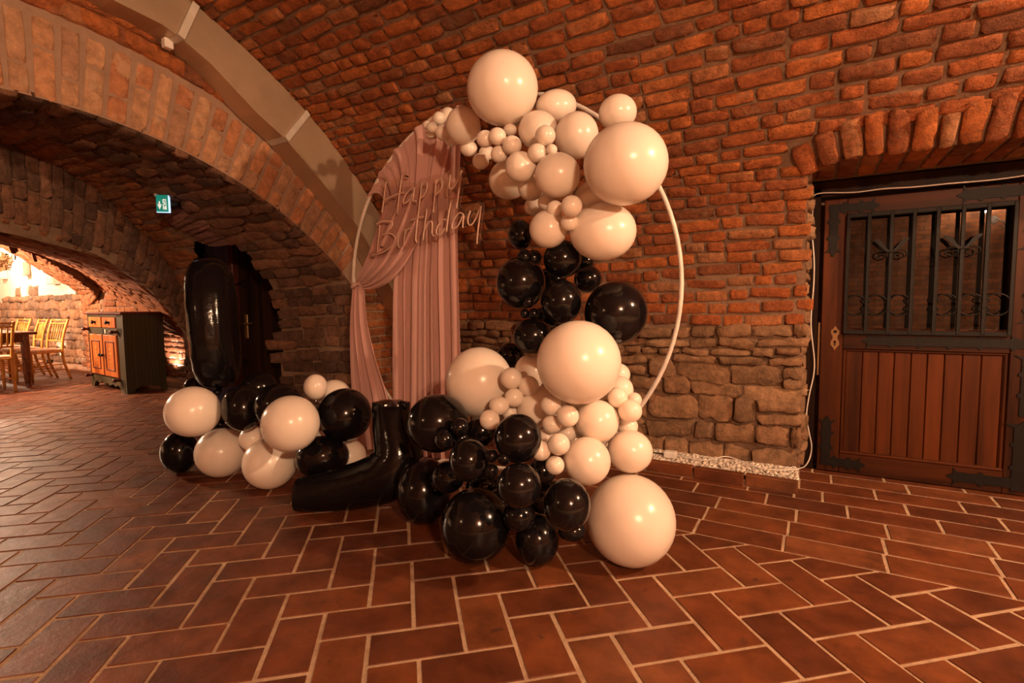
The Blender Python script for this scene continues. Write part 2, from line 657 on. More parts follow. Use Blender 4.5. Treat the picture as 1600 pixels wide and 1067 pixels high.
def structure(name, mb, mat, smooth=False, recalc=False):
    o = mb.build(name, mat, None, smooth, recalc)
    o['kind'] = 'structure'
    return o


# ------------------------------------------------------------------ the vault profile (Y, Z), from the wall foot over the crown
_half = [(3.66, 0), (3.66, 0.4), (3.66, 0.8), (3.655, 1.05), (3.62, 1.27), (3.53, 1.51), (3.39, 1.75), (3.19, 1.98), (2.75, 2.39), (2.2, 2.73), (1.6, 2.97), (1.05, 3.09)]
_full = _half + [(0.6, 3.12)] + [(1.2 - y, z) for y, z in _half[::-1]]
PROF = smooth_path(_full, 10)
PS = np.concatenate([[0], np.cumsum(np.linalg.norm(np.diff(PROF, axis=0), axis=1))])
S_MAX = PS[-1]


def prof(s):
    y, z = np.interp(s, PS, PROF[:, 0]), np.interp(s, PS, PROF[:, 1])
    e = 0.02
    ty = np.interp(s + e, PS, PROF[:, 0]) - np.interp(s - e, PS, PROF[:, 0])
    tz = np.interp(s + e, PS, PROF[:, 1]) - np.interp(s - e, PS, PROF[:, 1])
    L = math.hypot(ty, tz)
    return y, z, ty / L, tz / L


def s_at_z(z):
    k = np.argmax(PROF[:, 1] >= z)
    return float(np.interp(z, PROF[:k + 1, 1], PS[:k + 1]))


X_END, X_BACK = -3.4, 5.0
DOOR_X0, DOOR_X1, DOOR_Z = -0.04, 1.72, 1.85
S_SPRING = s_at_z(1.45)
S_STONE = 0.95


def vault_strip(s0, s1, ns, hole):
    mb = MB()
    uv = []
    xs = np.unique(np.concatenate([np.linspace(X_END - 0.05, X_BACK, 24), [DOOR_X0, DOOR_X1]]))
    ss = np.linspace(s0, s1, ns)
    if hole and s0 < s_at_z(DOOR_Z) < s1:
        ss = np.unique(np.concatenate([ss, [s_at_z(DOOR_Z)]]))
    P = np.array([[(x, *prof(s)[:2]) for s in ss] for x in xs])
    n = len(ss)
    for i in range(len(xs) - 1):
        for j in range(n - 1):
            xm, sm = (xs[i] + xs[i + 1]) / 2, (ss[j] + ss[j + 1]) / 2
            if hole and DOOR_X0 < xm < DOOR_X1 and sm < s_at_z(DOOR_Z):
                continue
            k = len(mb.V)
            mb.add([P[i, j], P[i, j + 1], P[i + 1, j + 1], P[i + 1, j]], [(0, 1, 2, 3)])
            uv += [(xs[i], ss[j]), (xs[i], ss[j + 1]), (xs[i + 1], ss[j + 1]), (xs[i + 1], ss[j])]
    return mb, uv


def set_uv(o, uv):
    l = o.data.uv_layers.new(name='UVMap')
    l.data.foreach_set('uv', np.array(uv, float).ravel())


mb, uv = vault_strip(0, S_SPRING, 10, True)
# reveal of the doorway
jy = [(prof(s)[0], prof(s)[1]) for s in np.linspace(0, s_at_z(DOOR_Z), 10)]
for a, b in zip(jy[:-1], jy[1:]):
    mb.add([(DOOR_X0, a[0], a[1]), (DOOR_X0, 3.95, a[1]), (DOOR_X0, 3.95, b[1]), (DOOR_X0, b[0], b[1])], [(0, 1, 2, 3)])
ly = jy[-1][0]
mb.add([(DOOR_X0, ly, DOOR_Z), (DOOR_X1, ly, DOOR_Z), (DOOR_X1, 3.95, DOOR_Z), (DOOR_X0, 3.95, DOOR_Z)], [(0, 1, 2, 3)])
mb.add([(DOOR_X1, 3.4, 0), (DOOR_X1, 3.95, 0), (DOOR_X1, 3.95, DOOR_Z), (DOOR_X1, ly, DOOR_Z)], [(0, 1, 2, 3)])
mb.add([(DOOR_X0 - .1, 3.96, 0), (DOOR_X1 + .1, 3.96, 0), (DOOR_X1 + .1, 3.96, DOOR_Z), (DOOR_X0 - .1, 3.96, DOOR_Z)], [(0, 1, 2, 3)])
WALL_R = structure('wall_right', mb, M_MORTAR)
mb, uv = vault_strip(S_SPRING, S_MAX / 2, 16, True)
CEIL = structure('ceiling', mb, M_MORTAR, True)
mb, uv = vault_strip(S_MAX / 2, S_MAX - S_SPRING, 14, False)
o = mb.build('brickwork', M_SHEET, CEIL, True, False)
set_uv(o, uv)
o['kind'] = 'stuff'
mb, uv = vault_strip(S_MAX - S_SPRING, S_MAX, 6, False)
WALL_L = structure('wall_left', mb, M_SHEET)
set_uv(WALL_L, uv)
mb = MB().add([(X_BACK, PROF[i, 0], PROF[i, 1]) for i in range(0, len(PROF), 3)], [tuple(range(len(range(0, len(PROF), 3))))])
WALL_F = structure('wall_front', mb, M_SHEET)
set_uv(WALL_F, [(PROF[i, 0], PROF[i, 1]) for i in range(0, len(PROF), 3)])

# bricks of wall and vault
low, high = [], []
s, row = S_STONE, 0
s_lint0, s_lint1 = s_at_z(DOOR_Z), s_at_z(1.995)
while s < S_MAX / 2 + 0.6:
    pitch = 0.077 + rng.uniform(-0.005, 0.006)
    x = X_END - rng.uniform(0, 0.25)
    z_row = prof(s + pitch / 2)[1]
    x_stop = 4.6
    hole = None
    if z_row < DOOR_Z:
        hole = (DOOR_X0 + 0.03, DOOR_X1)
    elif s + 0.035 < s_lint1:
        hole = (DOOR_X0 - 0.09, DOOR_X1 + 0.06)
    while x < x_stop:
        L = rng.choice([0.115, 0.17, 0.205, 0.24], p=[0.27, 0.25, 0.28, 0.2]) * rng.uniform(0.9, 1.12)
        if hole and x + L > hole[0] and x < hole[1]:
            L = hole[0] + rng.uniform(-0.03, 0.02) - x
            if L < 0.05:
                x = hole[1]
                continue
        xc = x + L / 2
        sc = s + pitch / 2 + 0.014 * math.sin(xc * 1.7 + row * 0.35) + 0.008 * math.sin(xc * 5 + row)
        y, z, ty, tz = prof(sc)
        h = pitch - 0.016 + rng.uniform(-0.006, 0.004)
        a = rng.normal(0, 0.018)
        U, V, N = np.array([1, 0, 0.0]), np.array([0, ty, tz]), np.array([0, -tz, ty])
        U2, V2 = U * math.cos(a) + V * math.sin(a), V * math.cos(a) - U * math.sin(a)
        N = N + U * rng.normal(0, 0.06) + V * rng.normal(0, 0.10)
        N /= np.linalg.norm(N)
        it = (np.array([xc, y, z]) - 0.002 * N, U2 * (L - 0.012), V2 * h, N * rng.uniform(0.014, 0.028))
        (low if z < 1.45 else high).append(it)
        x += L + 0.008
    s += pitch
    row += 1
lay(WALL_R, 'brick', 'brick', M_BRICK, low, 300)
lay(CEIL, 'brick', 'brick', M_BRICK, high, 300)
# flat arch of upright bricks over the doorway
arch = []
x = DOOR_X0 - 0.06
k = 0
while x < 1.75:
    w = rng.choice([0.06, 0.075, 0.085, 0.15], p=[.3, .35, .3, .05])
    tilt = 0.28 * max(0, 1 - (x + 0.1) / 0.5)
    h = rng.uniform(0.165, 0.235)
    sc = s_lint0 + h / 2 + 0.004 - 0.05 * max(0, (0.05 - x) / 0.12)
    y, z, ty, tz = prof(sc)
    U, V, N = np.array([1, 0, 0.0]), np.array([0, ty, tz]), np.array([0, -tz, ty])
    U2, V2 = U * math.cos(tilt) + V * math.sin(tilt), V * math.cos(tilt) - U * math.sin(tilt)
    arch.append((np.array([x + w / 2, y, z]), V2 * h, -U2 * w, N * rng.uniform(0.025, 0.045)))
    # the same courses seen from below
    for q in range(2):
        arch.append((np.array([x + w / 2, ly + 0.10 + 0.24 * q, DOOR_Z]), np.array([0.0, -0.22, 0]), np.array([-w, 0.0, 0]), np.array([0, 0, -0.012])))
    x += w + 0.018
lay(CEIL, 'brick', 'brick', M_BRICK, arch, 80, mass='arch_brickwork')

# rubble stones of the wall foot
stones = []
s = 0.035
while s < S_STONE - 0.03:
    big = s < 0.6
    pitch = min(rng.uniform(0.085, 0.18) if big else rng.uniform(0.05, 0.09), S_STONE - s)
    x = X_END + rng.uniform(-0.2, 0)
    while x < 4.2:
        L = rng.uniform(0.12, 0.36) if big else rng.uniform(0.1, 0.3)
        if DOOR_X0 - 0.03 < x < DOOR_X1:
            x = DOOR_X1 + 0.01
        if x < DOOR_X0 and x + L > DOOR_X0 - 0.05:
            L = DOOR_X0 + rng.uniform(-0.02, 0.03) - x
        split = big and pitch > 0.13 and rng.random() < 0.45
        for q in range(2 if split else 1):
            h = pitch / 2 if split else pitch
            sc = s + h * (q + 0.5) + 0.02 * math.sin(x * 2.3 + s * 9)
            y, z, ty, tz = prof(max(sc, 0.03))
            a = rng.normal(0, 0.07)
            N = np.array([rng.normal(0, 0.07), -1, rng.normal(0, 0.10)])
            N /= np.linalg.norm(N)
            stones.append((np.array([x + L / 2, y, z]), np.array([math.cos(a), 0, math.sin(a)]) * (L - 0.006), np.array([-math.sin(a), 0, math.cos(a)]) * (h * rng.uniform(0.9, 1.08)), N * rng.uniform(0.025, 0.055)))
        x += L + 0.006
    s += pitch
lay(WALL_R, 'stone', 'stone', M_STONE, stones, 290, mass='stonework')
# ragged stones and bricks of the door reveal
rev = []
z = 0.06
while z < 1.8:
    h = rng.uniform(0.06, 0.12)
    yv = float(np.interp(z, PROF[:60, 1], PROF[:60, 0]))
    rev.append((np.array([DOOR_X0, yv + 0.10, z + h / 2]), np.array([0, 0.20, 0]), np.array([0, 0, h - 0.01]), np.array([rng.uniform(0.015, 0.04), 0, 0])))
    z += h
lay(WALL_R, 'stone', 'stone', M_STONE, rev, 20, mass='stonework')

# ------------------------------------------------------------------ end wall with the wide brick arch, and the passage behind it
ARC_C, ARC_R = np.array([1.08, -0.65]), 2.81


def resample(P, n):
    P = np.asarray(P, float)
    d = np.concatenate([[0], np.cumsum(np.linalg.norm(np.diff(P, axis=0), axis=1))])
    t = np.linspace(0, d[-1], n)
    return np.stack([np.interp(t, d, P[:, k]) for k in range(P.shape[1])], 1), d[-1]


ang = np.linspace(math.radians(44), math.radians(136), 40)
arcA = [(3.25, 0.0), (3.25, 0.5), (3.235, 0.9), (3.18, 1.15)] + [(ARC_C[0] + ARC_R * math.cos(a), ARC_C[1] + ARC_R * math.sin(a)) for a in ang] + [(-1.05, 1.1), (-1.1, 0.8), (-1.1, 0.0)]
A2, lenA = resample(arcA, 161)
A3 = np.column_stack([np.full(len(A2), X_END), A2])

# wall face between the arch and the vault
mb = MB()
cen = np.array([0.9, 0.0])


def radial(curve, a):
    th = np.unwrap(np.arctan2(curve[:, 1] - cen[1], curve[:, 0] - cen[0]))
    rr = np.hypot(curve[:, 0] - cen[0], curve[:, 1] - cen[1])
    return np.interp(a, th, rr)


angs = np.linspace(0, math.pi, 120)
inn = [(cen[0] + radial(A2, a) * math.cos(a), cen[1] + radial(A2, a) * math.sin(a)) for a in angs]
outp = [(cen[0] + (radial(PROF, a) + 0.04) * math.cos(a), cen[1] + (radial(PROF, a) + 0.04) * math.sin(a)) for a in angs]
mb.grid(np.array([[(X_END, *p), (X_END, *q)] for p, q in zip(inn, outp)]))
WALL_B = structure('wall_back', mb, M_MORTAR_L)

# arch ring: two staggered tiers of upright bricks
ring = []
t, k = math.radians(46), 0
while t < math.radians(128):
    w = rng.uniform(0.070, 0.088)
    dt = (w + 0.022) / ARC_R
    a = t + dt / 2
    rad, tan = np.array([0, math.cos(a), math.sin(a)]), np.array([0, math.sin(a), -math.cos(a)])
    tot = 0.37 + 0.05 * (a - 0.8)
    cut = [0.0, 0.13 + rng.uniform(-.02, .02), tot] if k % 2 else [0.0, 0.25 + rng.uniform(-.02, .02), tot]
    for r0, r1 in zip(cut[:-1], cut[1:]):
        r = ARC_R + (r0 + r1) / 2
        c = np.array([X_END, ARC_C[0] + r * math.cos(a), ARC_C[1] + r * math.sin(a)])
        u, v = tan * w, rad * (r1 - r0 - 0.018)
        n = np.cross(u, v)
        n /= np.linalg.norm(n)
        if n[0] < 0:
            u, n = -u, -n
        ring.append((c, u, v, n * rng.uniform(0.010, 0.016)))
    t += dt
    k += 1
lay(WALL_B, 'arch', 'brick', M_ARCH, ring, 200)
# spandrel rubble between ring and duct, and level courses of the pier
pier = []
for a in np.linspace(math.radians(44), math.radians(120), 46):
    for q in range(2):
        r = ARC_R + 0.46 + 0.10 * q + 0.04 * (a - .8)
        c = np.array([X_END, ARC_C[0] + r * math.cos(a), ARC_C[1] + r * math.sin(a)])
        u, v = np.array([0, math.sin(a), -math.cos(a)]) * rng.uniform(0.08, 0.2), np.array([0, math.cos(a), math.sin(a)]) * 0.085
        n = np.cross(u, v)
        n /= np.linalg.norm(n)
        if n[0] < 0:
            u, n = -u, -n
        pier.append((c, u, v, n * rng.uniform(0.02, 0.05)))
z = 0.02
while z < 1.42:
    h = rng.uniform(0.066, 0.080)
    y0 = float(np.interp(z + h / 2, A2[:60, 1], A2[:60, 0])) if z < 1.15 else 3.2
    if z > 1.1:
        y0 = 3.28 + (z - 1.1) * 0.15
    y = y0 - rng.uniform(0, 0.02)
    while y < 3.62:
        L = rng.choice([0.12, 0.2, 0.26])
        L = min(L, 3.66 - y)
        if L > 0.04:
            pier.append((np.array([X_END, y + L / 2, z + h / 2]), np.array([0, L - 0.012, 0]), np.array([0, 0, h - 0.014]), np.array([rng.uniform(0.012, 0.024), 0, 0])))
        y += L + 0.006
    z += h
lay(WALL_B, 'brick', 'brick', M_BRICK, pier, 90, mass='stonework')

# skew plane of the second arch
SK_N = np.array([1.0, 0.45, 0.0])
SK_P = np.array([-4.5, 1.3, 0.0])
SK_T = np.array([-0.45, 1.0, 0.0]) / math.hypot(0.45, 1.0)


def curve_3d(px, plane_p, plane_n, horiz, foot_z=0.0, sweep=1.5):
    """measured points of an arch edge on its plane, continued left along their circle and right down to the floor"""
    P = np.array([on_plane(*p, plane_p, plane_n) for p in px])
    q = np.column_stack([(P - plane_p) @ horiz, P[:, 2]])
    qq = q[1:] if len(q) > 5 else q
    Am = np.c_[2 * qq, np.ones(len(qq))]
    sol = np.linalg.lstsq(Am, (qq ** 2).sum(1), rcond=None)[0]
    r = math.sqrt(sol[2] + sol[0] ** 2 + sol[1] ** 2)
    a1 = math.atan2(q[-1, 1] - sol[1], q[-1, 0] - sol[0])
    ext = []
    a_end = math.pi - math.atan2(q[0, 1] - sol[1], q[0, 0] - sol[0])
    for a in np.linspace(a1, max(a_end, a1 + 0.3), 14)[1:]:
        ext.append((sol[0] + r * math.cos(a), sol[1] + r * math.sin(a)))
    foot = [(q[0, 0], foot_z)] if foot_z is not None else []
    allq = foot + [tuple(v) for v in q] + ext
    if foot_z is not None:
        allq.append((ext[-1][0], foot_z))
    allq = np.array(allq)
    out = np.array([plane_p + horiz * v[0] for v in allq])
    out[:, 2] = allq[:, 1]
    return out


B_OUT = curve_3d([(299, 520), (282, 447), (265, 418), (238, 378), (202, 344), (146, 292), (67, 247), (0, 217)], SK_P, SK_N, SK_T)
B_IN = curve_3d([(292, 529), (272, 496), (249, 467), (223, 444), (197, 424), (157, 401), (97, 376), (56, 360), (0, 344)], SK_P, SK_N, SK_T)
Xn, Yh = np.array([1.0, 0, 0]), np.array([0, 1.0, 0])
C_UP = curve_3d([(158, 452), (150, 440), (129, 426), (103, 410), (64, 396), (22, 378)], np.array([-9.0, 0, 0]), Xn, Yh, None)
C_LO = curve_3d([(152, 465), (144, 453), (127, 440), (96, 420), (63, 400), (25, 386)], np.array([-9.0, 0, 0]), Xn, Yh, None)
D_ED = curve_3d([(130, 487), (128, 462), (120, 455), (93, 438), (72, 426), (37, 405), (0, 385)], np.array([-11.0, 0, 0]), Xn, Yh, None)


def in_poly(p, poly):
    x, y = p
    c = False
    for (x0, y0), (x1, y1) in zip(poly, poly[1:] + poly[:1]):
        if (y0 > y) != (y1 > y) and x < (x1 - x0) * (y - y0) / (y1 - y0) + x0:
            c = not c
    return c


class Loft:
    def __init__(self, A, B, nt=160):
        self.A, la = resample(A, nt + 1)
        self.B, lb = resample(B, nt + 1)
        self.L, self.nt = (la + lb) / 2, nt

    def at(self, t, w):
        t = min(max(t, 0), 1) * self.nt
        i = min(int(t), self.nt - 1)
        f = t - i
        a, b = self.A[i] * (1 - f) + self.A[i + 1] * f, self.B[i] * (1 - f) + self.B[i + 1] * f
        return a * (1 - w) + b * w

    def frame(self, t, w):
        e = 0.004
        p = self.at(t, w)
        du = self.at(t, w + 0.02) - self.at(t, w - 0.02)
        dv = self.at(t + e, w) - self.at(t - e, w)
        du /= np.linalg.norm(du) + 1e-9
        dv -= du * np.dot(du, dv)
        dv /= np.linalg.norm(dv) + 1e-9
        n = np.cross(du, dv)
        inward = np.array([0, 1.2, 0.6]) - p
        inward[0] = 0
        if np.dot(n, inward) < 0:
            du, n = -du, -n
        return p, du, dv, n

    def mesh(self, mb, nw=10, skip=None, t0=0.0, t1=1.0):
        ts, ws = np.linspace(t0, t1, int(self.nt * (t1 - t0)) + 1), np.linspace(0, 1, nw + 1)
        P = np.array([[self.at(t, w) for w in ws] for t in ts])
        pp = proj(P.reshape(-1, 3)).reshape(*P.shape[:2], 3)
        for i in range(len(ts) - 1):
            for j in range(nw):
                if skip and skip((pp[i, j] + pp[i + 1, j + 1])[:2] / 2, P[i, j]):
                    continue
                mb.add([P[i, j], P[i + 1, j], P[i + 1, j + 1], P[i, j + 1]], [(0, 1, 2, 3)])

    def bricks(self, pitch, lens, w0=0.0, w1=1.0, prot=(0.012, 0.026), skip=None, t0=0.0, t1=0.7, jit=0.02):
        out, t, row = [], t0, 0
        while t < t1:
            h = pitch * rng.uniform(0.92, 1.1)
            dt = h / self.L
            span = np.linalg.norm(self.at(t, 1) - self.at(t, 0))
            x = w0 * span - rng.uniform(0, 0.12)
            while x < w1 * span:
                L = rng.choice(lens) * rng.uniform(0.9, 1.1)
                a, b = max(x, w0 * span), min(x + L, w1 * span)
                if b - a > 0.045:
                    p, u, v, n = self.frame(t + dt / 2 + rng.normal(0, 0.002), (a + b) / 2 / span)
                    px = proj(p)[:2]
                    if not (skip and skip(px, p)):
                        loc = np.linalg.norm(self.at(t + dt, (a + b) / 2 / span) - self.at(t, (a + b) / 2 / span))
                        r = rng.normal(0, 0.02)
                        n2 = n + u * rng.normal(0, 0.07) + v * rng.normal(0, 0.12)
                        n2 /= np.linalg.norm(n2)
                        out.append((p, (u * math.cos(r) + v * math.sin(r)) * (b - a - 0.012), (v * math.cos(r) - u * math.sin(r)) * (loc - 0.015), n2 * rng.uniform(*prot)))
                x += L + 0.004
            t += dt
            row += 1
        return out


NICHE = [(303, 376), (330, 385), (366, 378), (392, 396), (421, 440), (439, 490), (442, 660), (305, 660), (303, 500)]
LATH = [(241, 331), (266, 310), (300, 330), (338, 352), (366, 378), (330, 385), (289, 372), (262, 345)]
PASS = Loft(A3, B_OUT, 640)
mb = MB()
PASS.mesh(mb, 60, lambda p, P: in_poly(p, NICHE))
WALL_P = structure('wall_passage', mb, M_MORTAR)
skip = lambda p, P: in_poly(p, NICHE) or in_poly(p, LATH)
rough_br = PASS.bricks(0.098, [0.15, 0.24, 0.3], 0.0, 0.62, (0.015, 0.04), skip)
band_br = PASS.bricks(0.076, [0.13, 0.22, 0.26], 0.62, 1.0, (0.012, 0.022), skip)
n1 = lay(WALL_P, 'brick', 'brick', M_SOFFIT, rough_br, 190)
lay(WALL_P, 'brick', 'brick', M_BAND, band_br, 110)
# lath boards closing the top of the door recess
lath = []
for i, k in enumerate(np.linspace(0, 1, 9)):
    x0, y0 = 243 + k * 84, 331 + k * 46
    x1, y1 = 268 + k * 92, 312 + k * 62
    best = [None, None]
    for m, (X, Y) in enumerate(((x0, y0), (x1, y1))):
        bd = 1e9
        for t in np.linspace(0.05, 0.45, 70):
            for w in np.linspace(0.2, 0.9, 24):
                p = PASS.at(t, w)
                e = np.sum((proj(p)[:2] - (X, Y)) ** 2)
                if e < bd:
                    bd, best[m] = e, p
    if best[0] is not None:
        a, b = best
        u = b - a
        v = np.cross(u, (np.array([-3, 0.4, 1.0]) - a))
        v = v / np.linalg.norm(v) * 0.085
        n = np.cross(u, v)
        n /= np.linalg.norm(n)
        if np.dot(n, CC - a) < 0:
            v, n = -v, -n
        lath.append(((a + b) / 2, u * 1.05, v, n * 0.02))
lay(WALL_P, 'arch', 'plank', M_LATH, lath, 20)

# second arch: face ring with long radial bricks
mb = MB()
RING2 = Loft(B_OUT, B_IN)
RING2.mesh(mb, 6)

# behind the face the jamb splays back to the hall wall, so the cabinet can stand clear of it
IN_BACK = np.array([CC + (p - CC) * (1 + 0.46 * min(1.0, max(0.0, (1.5 - p[2]) / 0.5)) * (p[1] > 0.9)) for p in B_IN[1:-1]])
SPLAY = Loft(B_IN[1:-1], IN_BACK)
SPLAY.mesh(mb, 4)
SOF2 = Loft(IN_BACK, C_UP)
SOF2.mesh(mb, 14)
STEP = Loft(C_UP, C_LO)
STEP.mesh(mb, 3)
SOF3 = Loft(C_LO, D_ED)
SOF3.mesh(mb, 8)
jb = B_IN[0]
mb.add([B_IN[0], B_IN[1], B_IN[1] + np.array([-0.5, 0.25, 0]), B_IN[0] + np.array([-0.5, 0.25, 0])], [(0, 1, 2, 3)])
ledge = [IN_BACK[0], C_UP[0], D_ED[0]]
for a, b in zip(ledge[:-1], ledge[1:]):
    mb.add([a, b, (b[0], 4.06, b[2]), (a[0], 4.06, a[2])], [(0, 1, 2, 3)])
for (a, b), za in zip(zip(ledge[:-1], ledge[1:]), (1.06, 0.0)):
    mb.add([a, b, (b[0], b[1], min(b[2], za)), (a[0], a[1], min(a[2], za))], [(0, 1, 2, 3)])
WALL_I = structure('wall_inner', mb, M_MORTAR)
jb_br = []
for (a, b), za in zip(zip(ledge[:-1], ledge[1:]), (1.06, 0.0)):
    a, b = np.array(a), np.array(b)
    e = np.array([a[0] - b[0], a[1] - b[1], 0])
    Ls = np.linalg.norm(e)
    e /= Ls
    nn_ = np.array([e[1], -e[0], 0])
    z = min(za, a[2], b[2])
    while z < max(a[2], b[2]):
        x = rng.uniform(0, 0.1)
        while x < Ls - 0.05:
            L = rng.choice([0.16, 0.26, 0.32])
            zt = b[2] + (a[2] - b[2]) * (x + L / 2) / Ls
            hb_ = min(0.075, zt - z + 0.02)
            zl = min(b[2], za) + (min(a[2], za) - min(b[2], za)) * (x + L / 2) / Ls
            if hb_ > 0.03 and x + L < Ls and z > zl - 0.05:
                p = np.array([b[0], b[1], 0]) + e * (x + L / 2) + np.array([0, 0, z + 0.007 + hb_ / 2])
                jb_br.append((p, e * (L - 0.014), np.array([0, 0, hb_]), nn_ * rng.uniform(0.015, 0.03)))
            x += L
        z += 0.09
ring2 = []
t = 0.015
while t < 0.72:
    w = rng.uniform(0.072, 0.092)
    dt = w / RING2.L
    span = np.linalg.norm(RING2.at(t, 1) - RING2.at(t, 0))
    cuts = [0]
    while cuts[-1] < span - 0.08:
        cuts.append(min(span, cuts[-1] + rng.choice([0.13, 0.22, 0.28])))
    for a, b in zip(cuts[:-1], cuts[1:]):
        p, u, v, n = RING2.frame(t + dt / 2, (a + b) / 2 / span)
        n = SK_N / np.linalg.norm(SK_N)
        u = np.cross(v, n)
        loc = np.linalg.norm(RING2.at(t + dt, (a + b) / 2 / span) - RING2.at(t, (a + b) / 2 / span))
        ring2.append((p, u * (b - a - 0.010), v * (loc - 0.014), n * rng.uniform(0.018, 0.038)))
    t += dt
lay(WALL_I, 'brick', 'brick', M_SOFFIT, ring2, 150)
lay(WALL_I, 'brick', 'brick', M_BAND, jb_br, 30)
lay(WALL_I, 'brick', 'brick', M_BAND, SOF2.bricks(0.085, [0.15, 0.24, 0.3], 0, 1, (0.014, 0.03)), 90)
lay(WALL_I, 'brick', 'brick', M_SOFFIT, STEP.bricks(0.25, [0.12], 0, 1, (0.01, 0.02)), 20)
lay(WALL_I, 'brick', 'brick', M_BAND, SOF3.bricks(0.09, [0.15, 0.24, 0.3], 0, 1, (0.012, 0.02)), 40)

# recess with the half open door behind the long black balloon
JN = np.array([-0.30, 1.0, 0]) / math.hypot(0.3, 1)
JE = np.array([1.0, 0.30, 0]) / math.hypot(0.3, 1)
JO = np.array([-4.2, 3.0, 0.0])


def jp(e, d, z):
    """point of the recess: e along the jamb, d behind it"""
    return JO + JE * e + JN * d + np.array([0, 0, z])


def je(px, d):
    p = on_plane(px, 520, JO + JN * d, JN)
    return float(np.dot(p - JO, JE))


mb = MB()
e0, e1 = je(301, 0.12), je(470, 0.5)
for (a, b) in (((e0, 0.02), (e0, 0.75)), ((e0, 0.75), (e1 + 0.1, 0.75)), ((e1 + 0.1, 0.75), (e1 + 0.1, 0.1))):
    mb.add([jp(a[0], a[1], 0), jp(b[0], b[1], 0), jp(b[0], b[1], 2.7), jp(a[0], a[1], 2.7)], [(0, 1, 2, 3)])
mb.add([jp(e0, 0, 2.6), jp(e1 + .1, 0, 2.6), jp(e1 + .1, 0.75, 2.6), jp(e0, 0.75, 2.6)], [(0, 1, 2, 3)])
o = mb.build('recess_lining', M_DARKWOOD, WALL_P)

# ------------------------------------------------------------------ hall beyond the arches
mb = MB()
mb.add([(-5.5, 4.06, 0), (-11.0, 4.06, 0), (-11.0, 4.06, 3.2), (-5.5, 4.06, 3.2)], [(0, 1, 2, 3)])
mb.add([(-11.0, 4.06, 0), (-11.0, 4.25, 0), (-11.0, 4.25, 3.2), (-11.0, 4.06, 3.2)], [(0, 1, 2, 3)])
mb.add([(-11.0, 4.25, 0), (-24.0, 4.25, 0), (-24.0, 4.25, 3.4), (-11.0, 4.25, 3.4)], [(0, 1, 2, 3)])
mb.add([(-24.0, 4.25, 0), (-24.0, -3, 0), (-24.0, -3, 3.4), (-24.0, 4.25, 3.4)], [(0, 1, 2, 3)])
mb.add([(-24.0, 4.25, 3.4), (-24.0, -3, 3.4), (-10.9, -3, 3.4), (-10.9, 4.25, 3.4)], [(0, 1, 2, 3)])
mb.add([(-24.0, -3, 0), (-4.6, -3, 0), (-4.6, -3, 3.4), (-24.0, -3, 3.4)], [(0, 1, 2, 3)])
WALL_H = structure('wall_hall', mb, M_PLASTER)
hs = []
z = 0.05
while z < 1.42:
    h = rng.uniform(0.10, 0.2)
    x = -11.0
    while x > -17:
        L = rng.uniform(0.15, 0.5)
        top = 1.40 + 0.10 * math.sin(x * 2.1) + rng.uniform(-0.08, 0.08)
        if z + h / 2 < top:
            a = rng.normal(0, 0.09)
            hs.append((np.array([x - L / 2, 4.25, z + h / 2]), np.array([math.cos(a), 0, math.sin(a)]) * L, np.array([-math.sin(a), 0, math.cos(a)]) * h, np.array([0, -rng.uniform(0.04, 0.09), 0])))
        x -= L
    z += h * 0.96
lay(WALL_H, 'stone', 'stone', M_FARSTONE, hs, 150, 120, mass='stonework')
hb = []
z = 0.06
while z < 1.7:
    h = rng.uniform(0.075, 0.1)
    x = -5.6
    while x > -11:
        L = rng.choice([0.14, 0.24, 0.3])
        hb.append((np.array([x - L / 2, 4.06, z + h / 2]), np.array([L - 0.014, 0, 0]), np.array([0, 0, h - 0.016]), np.array([rng.normal(0, .006), -rng.uniform(0.015, 0.04), rng.normal(0, .006)])))
        x -= L
    z += h
lay(WALL_H, 'stone', 'brick', M_BAND, hb, 90, 100)
mb = MB()
for x0, x1, y in ((-5.5, -11.0, 3.98), (-11.0, -18.0, 4.16)):
    mb.box(x1, x0, y - 0.22, y, -0.01, 0.06)
tr = structure('trim_1', mb, M_MORTAR_L)

# ------------------------------------------------------------------ floor
mb = MB().add([(-26, -4, -0.0035), (6, -4, -0.0035), (6, 4.4, -0.0035), (-26, 4.4, -0.0035)], [(0, 1, 2, 3)])
FLOOR = structure('floor', mb, M_GROUT)
TB = MB().box(-0.5, 0.5, -0.5, 0.5, -1.0, 1.0, 0.02)
tile_me = {}


def tile_base():
    V = [(-.5, -.5, 0), (.5, -.5, 0), (.5, .5, 0), (-.5, .5, 0), (-.493, -.487, 1), (.493, -.487, 1), (.493, .487, 1), (-.493, .487, 1)]
    Fc = [(4, 5, 6, 7), (0, 1, 5, 4), (1, 2, 6, 5), (2, 3, 7, 6), (3, 0, 4, 7)]
    return np.array(V), Fc


BASES['tile'] = [tile_base()]
_tm = mesh_from('tile', *tile_base(), M_TILE, False)
_mesh_cache[('tile', 0, M_TILE.name)] = _tm
HY = 2.49
tiles = []
a0 = 0.7318
hu, hv = np.array([math.cos(a0), math.sin(a0)]), np.array([math.sin(a0), -math.cos(a0)])
org = np.array([-1.0041, 1.6017])
TW, TL = 0.16038, 0.30812


def clip_poly(P, inside, cross):
    out = []
    for a, b in zip(P, P[1:] + P[:1]):
        ia, ib = inside(a), inside(b)
        if ia:
            out.append(a)
        if ia != ib:
            out.append(cross(a, b))
    return out


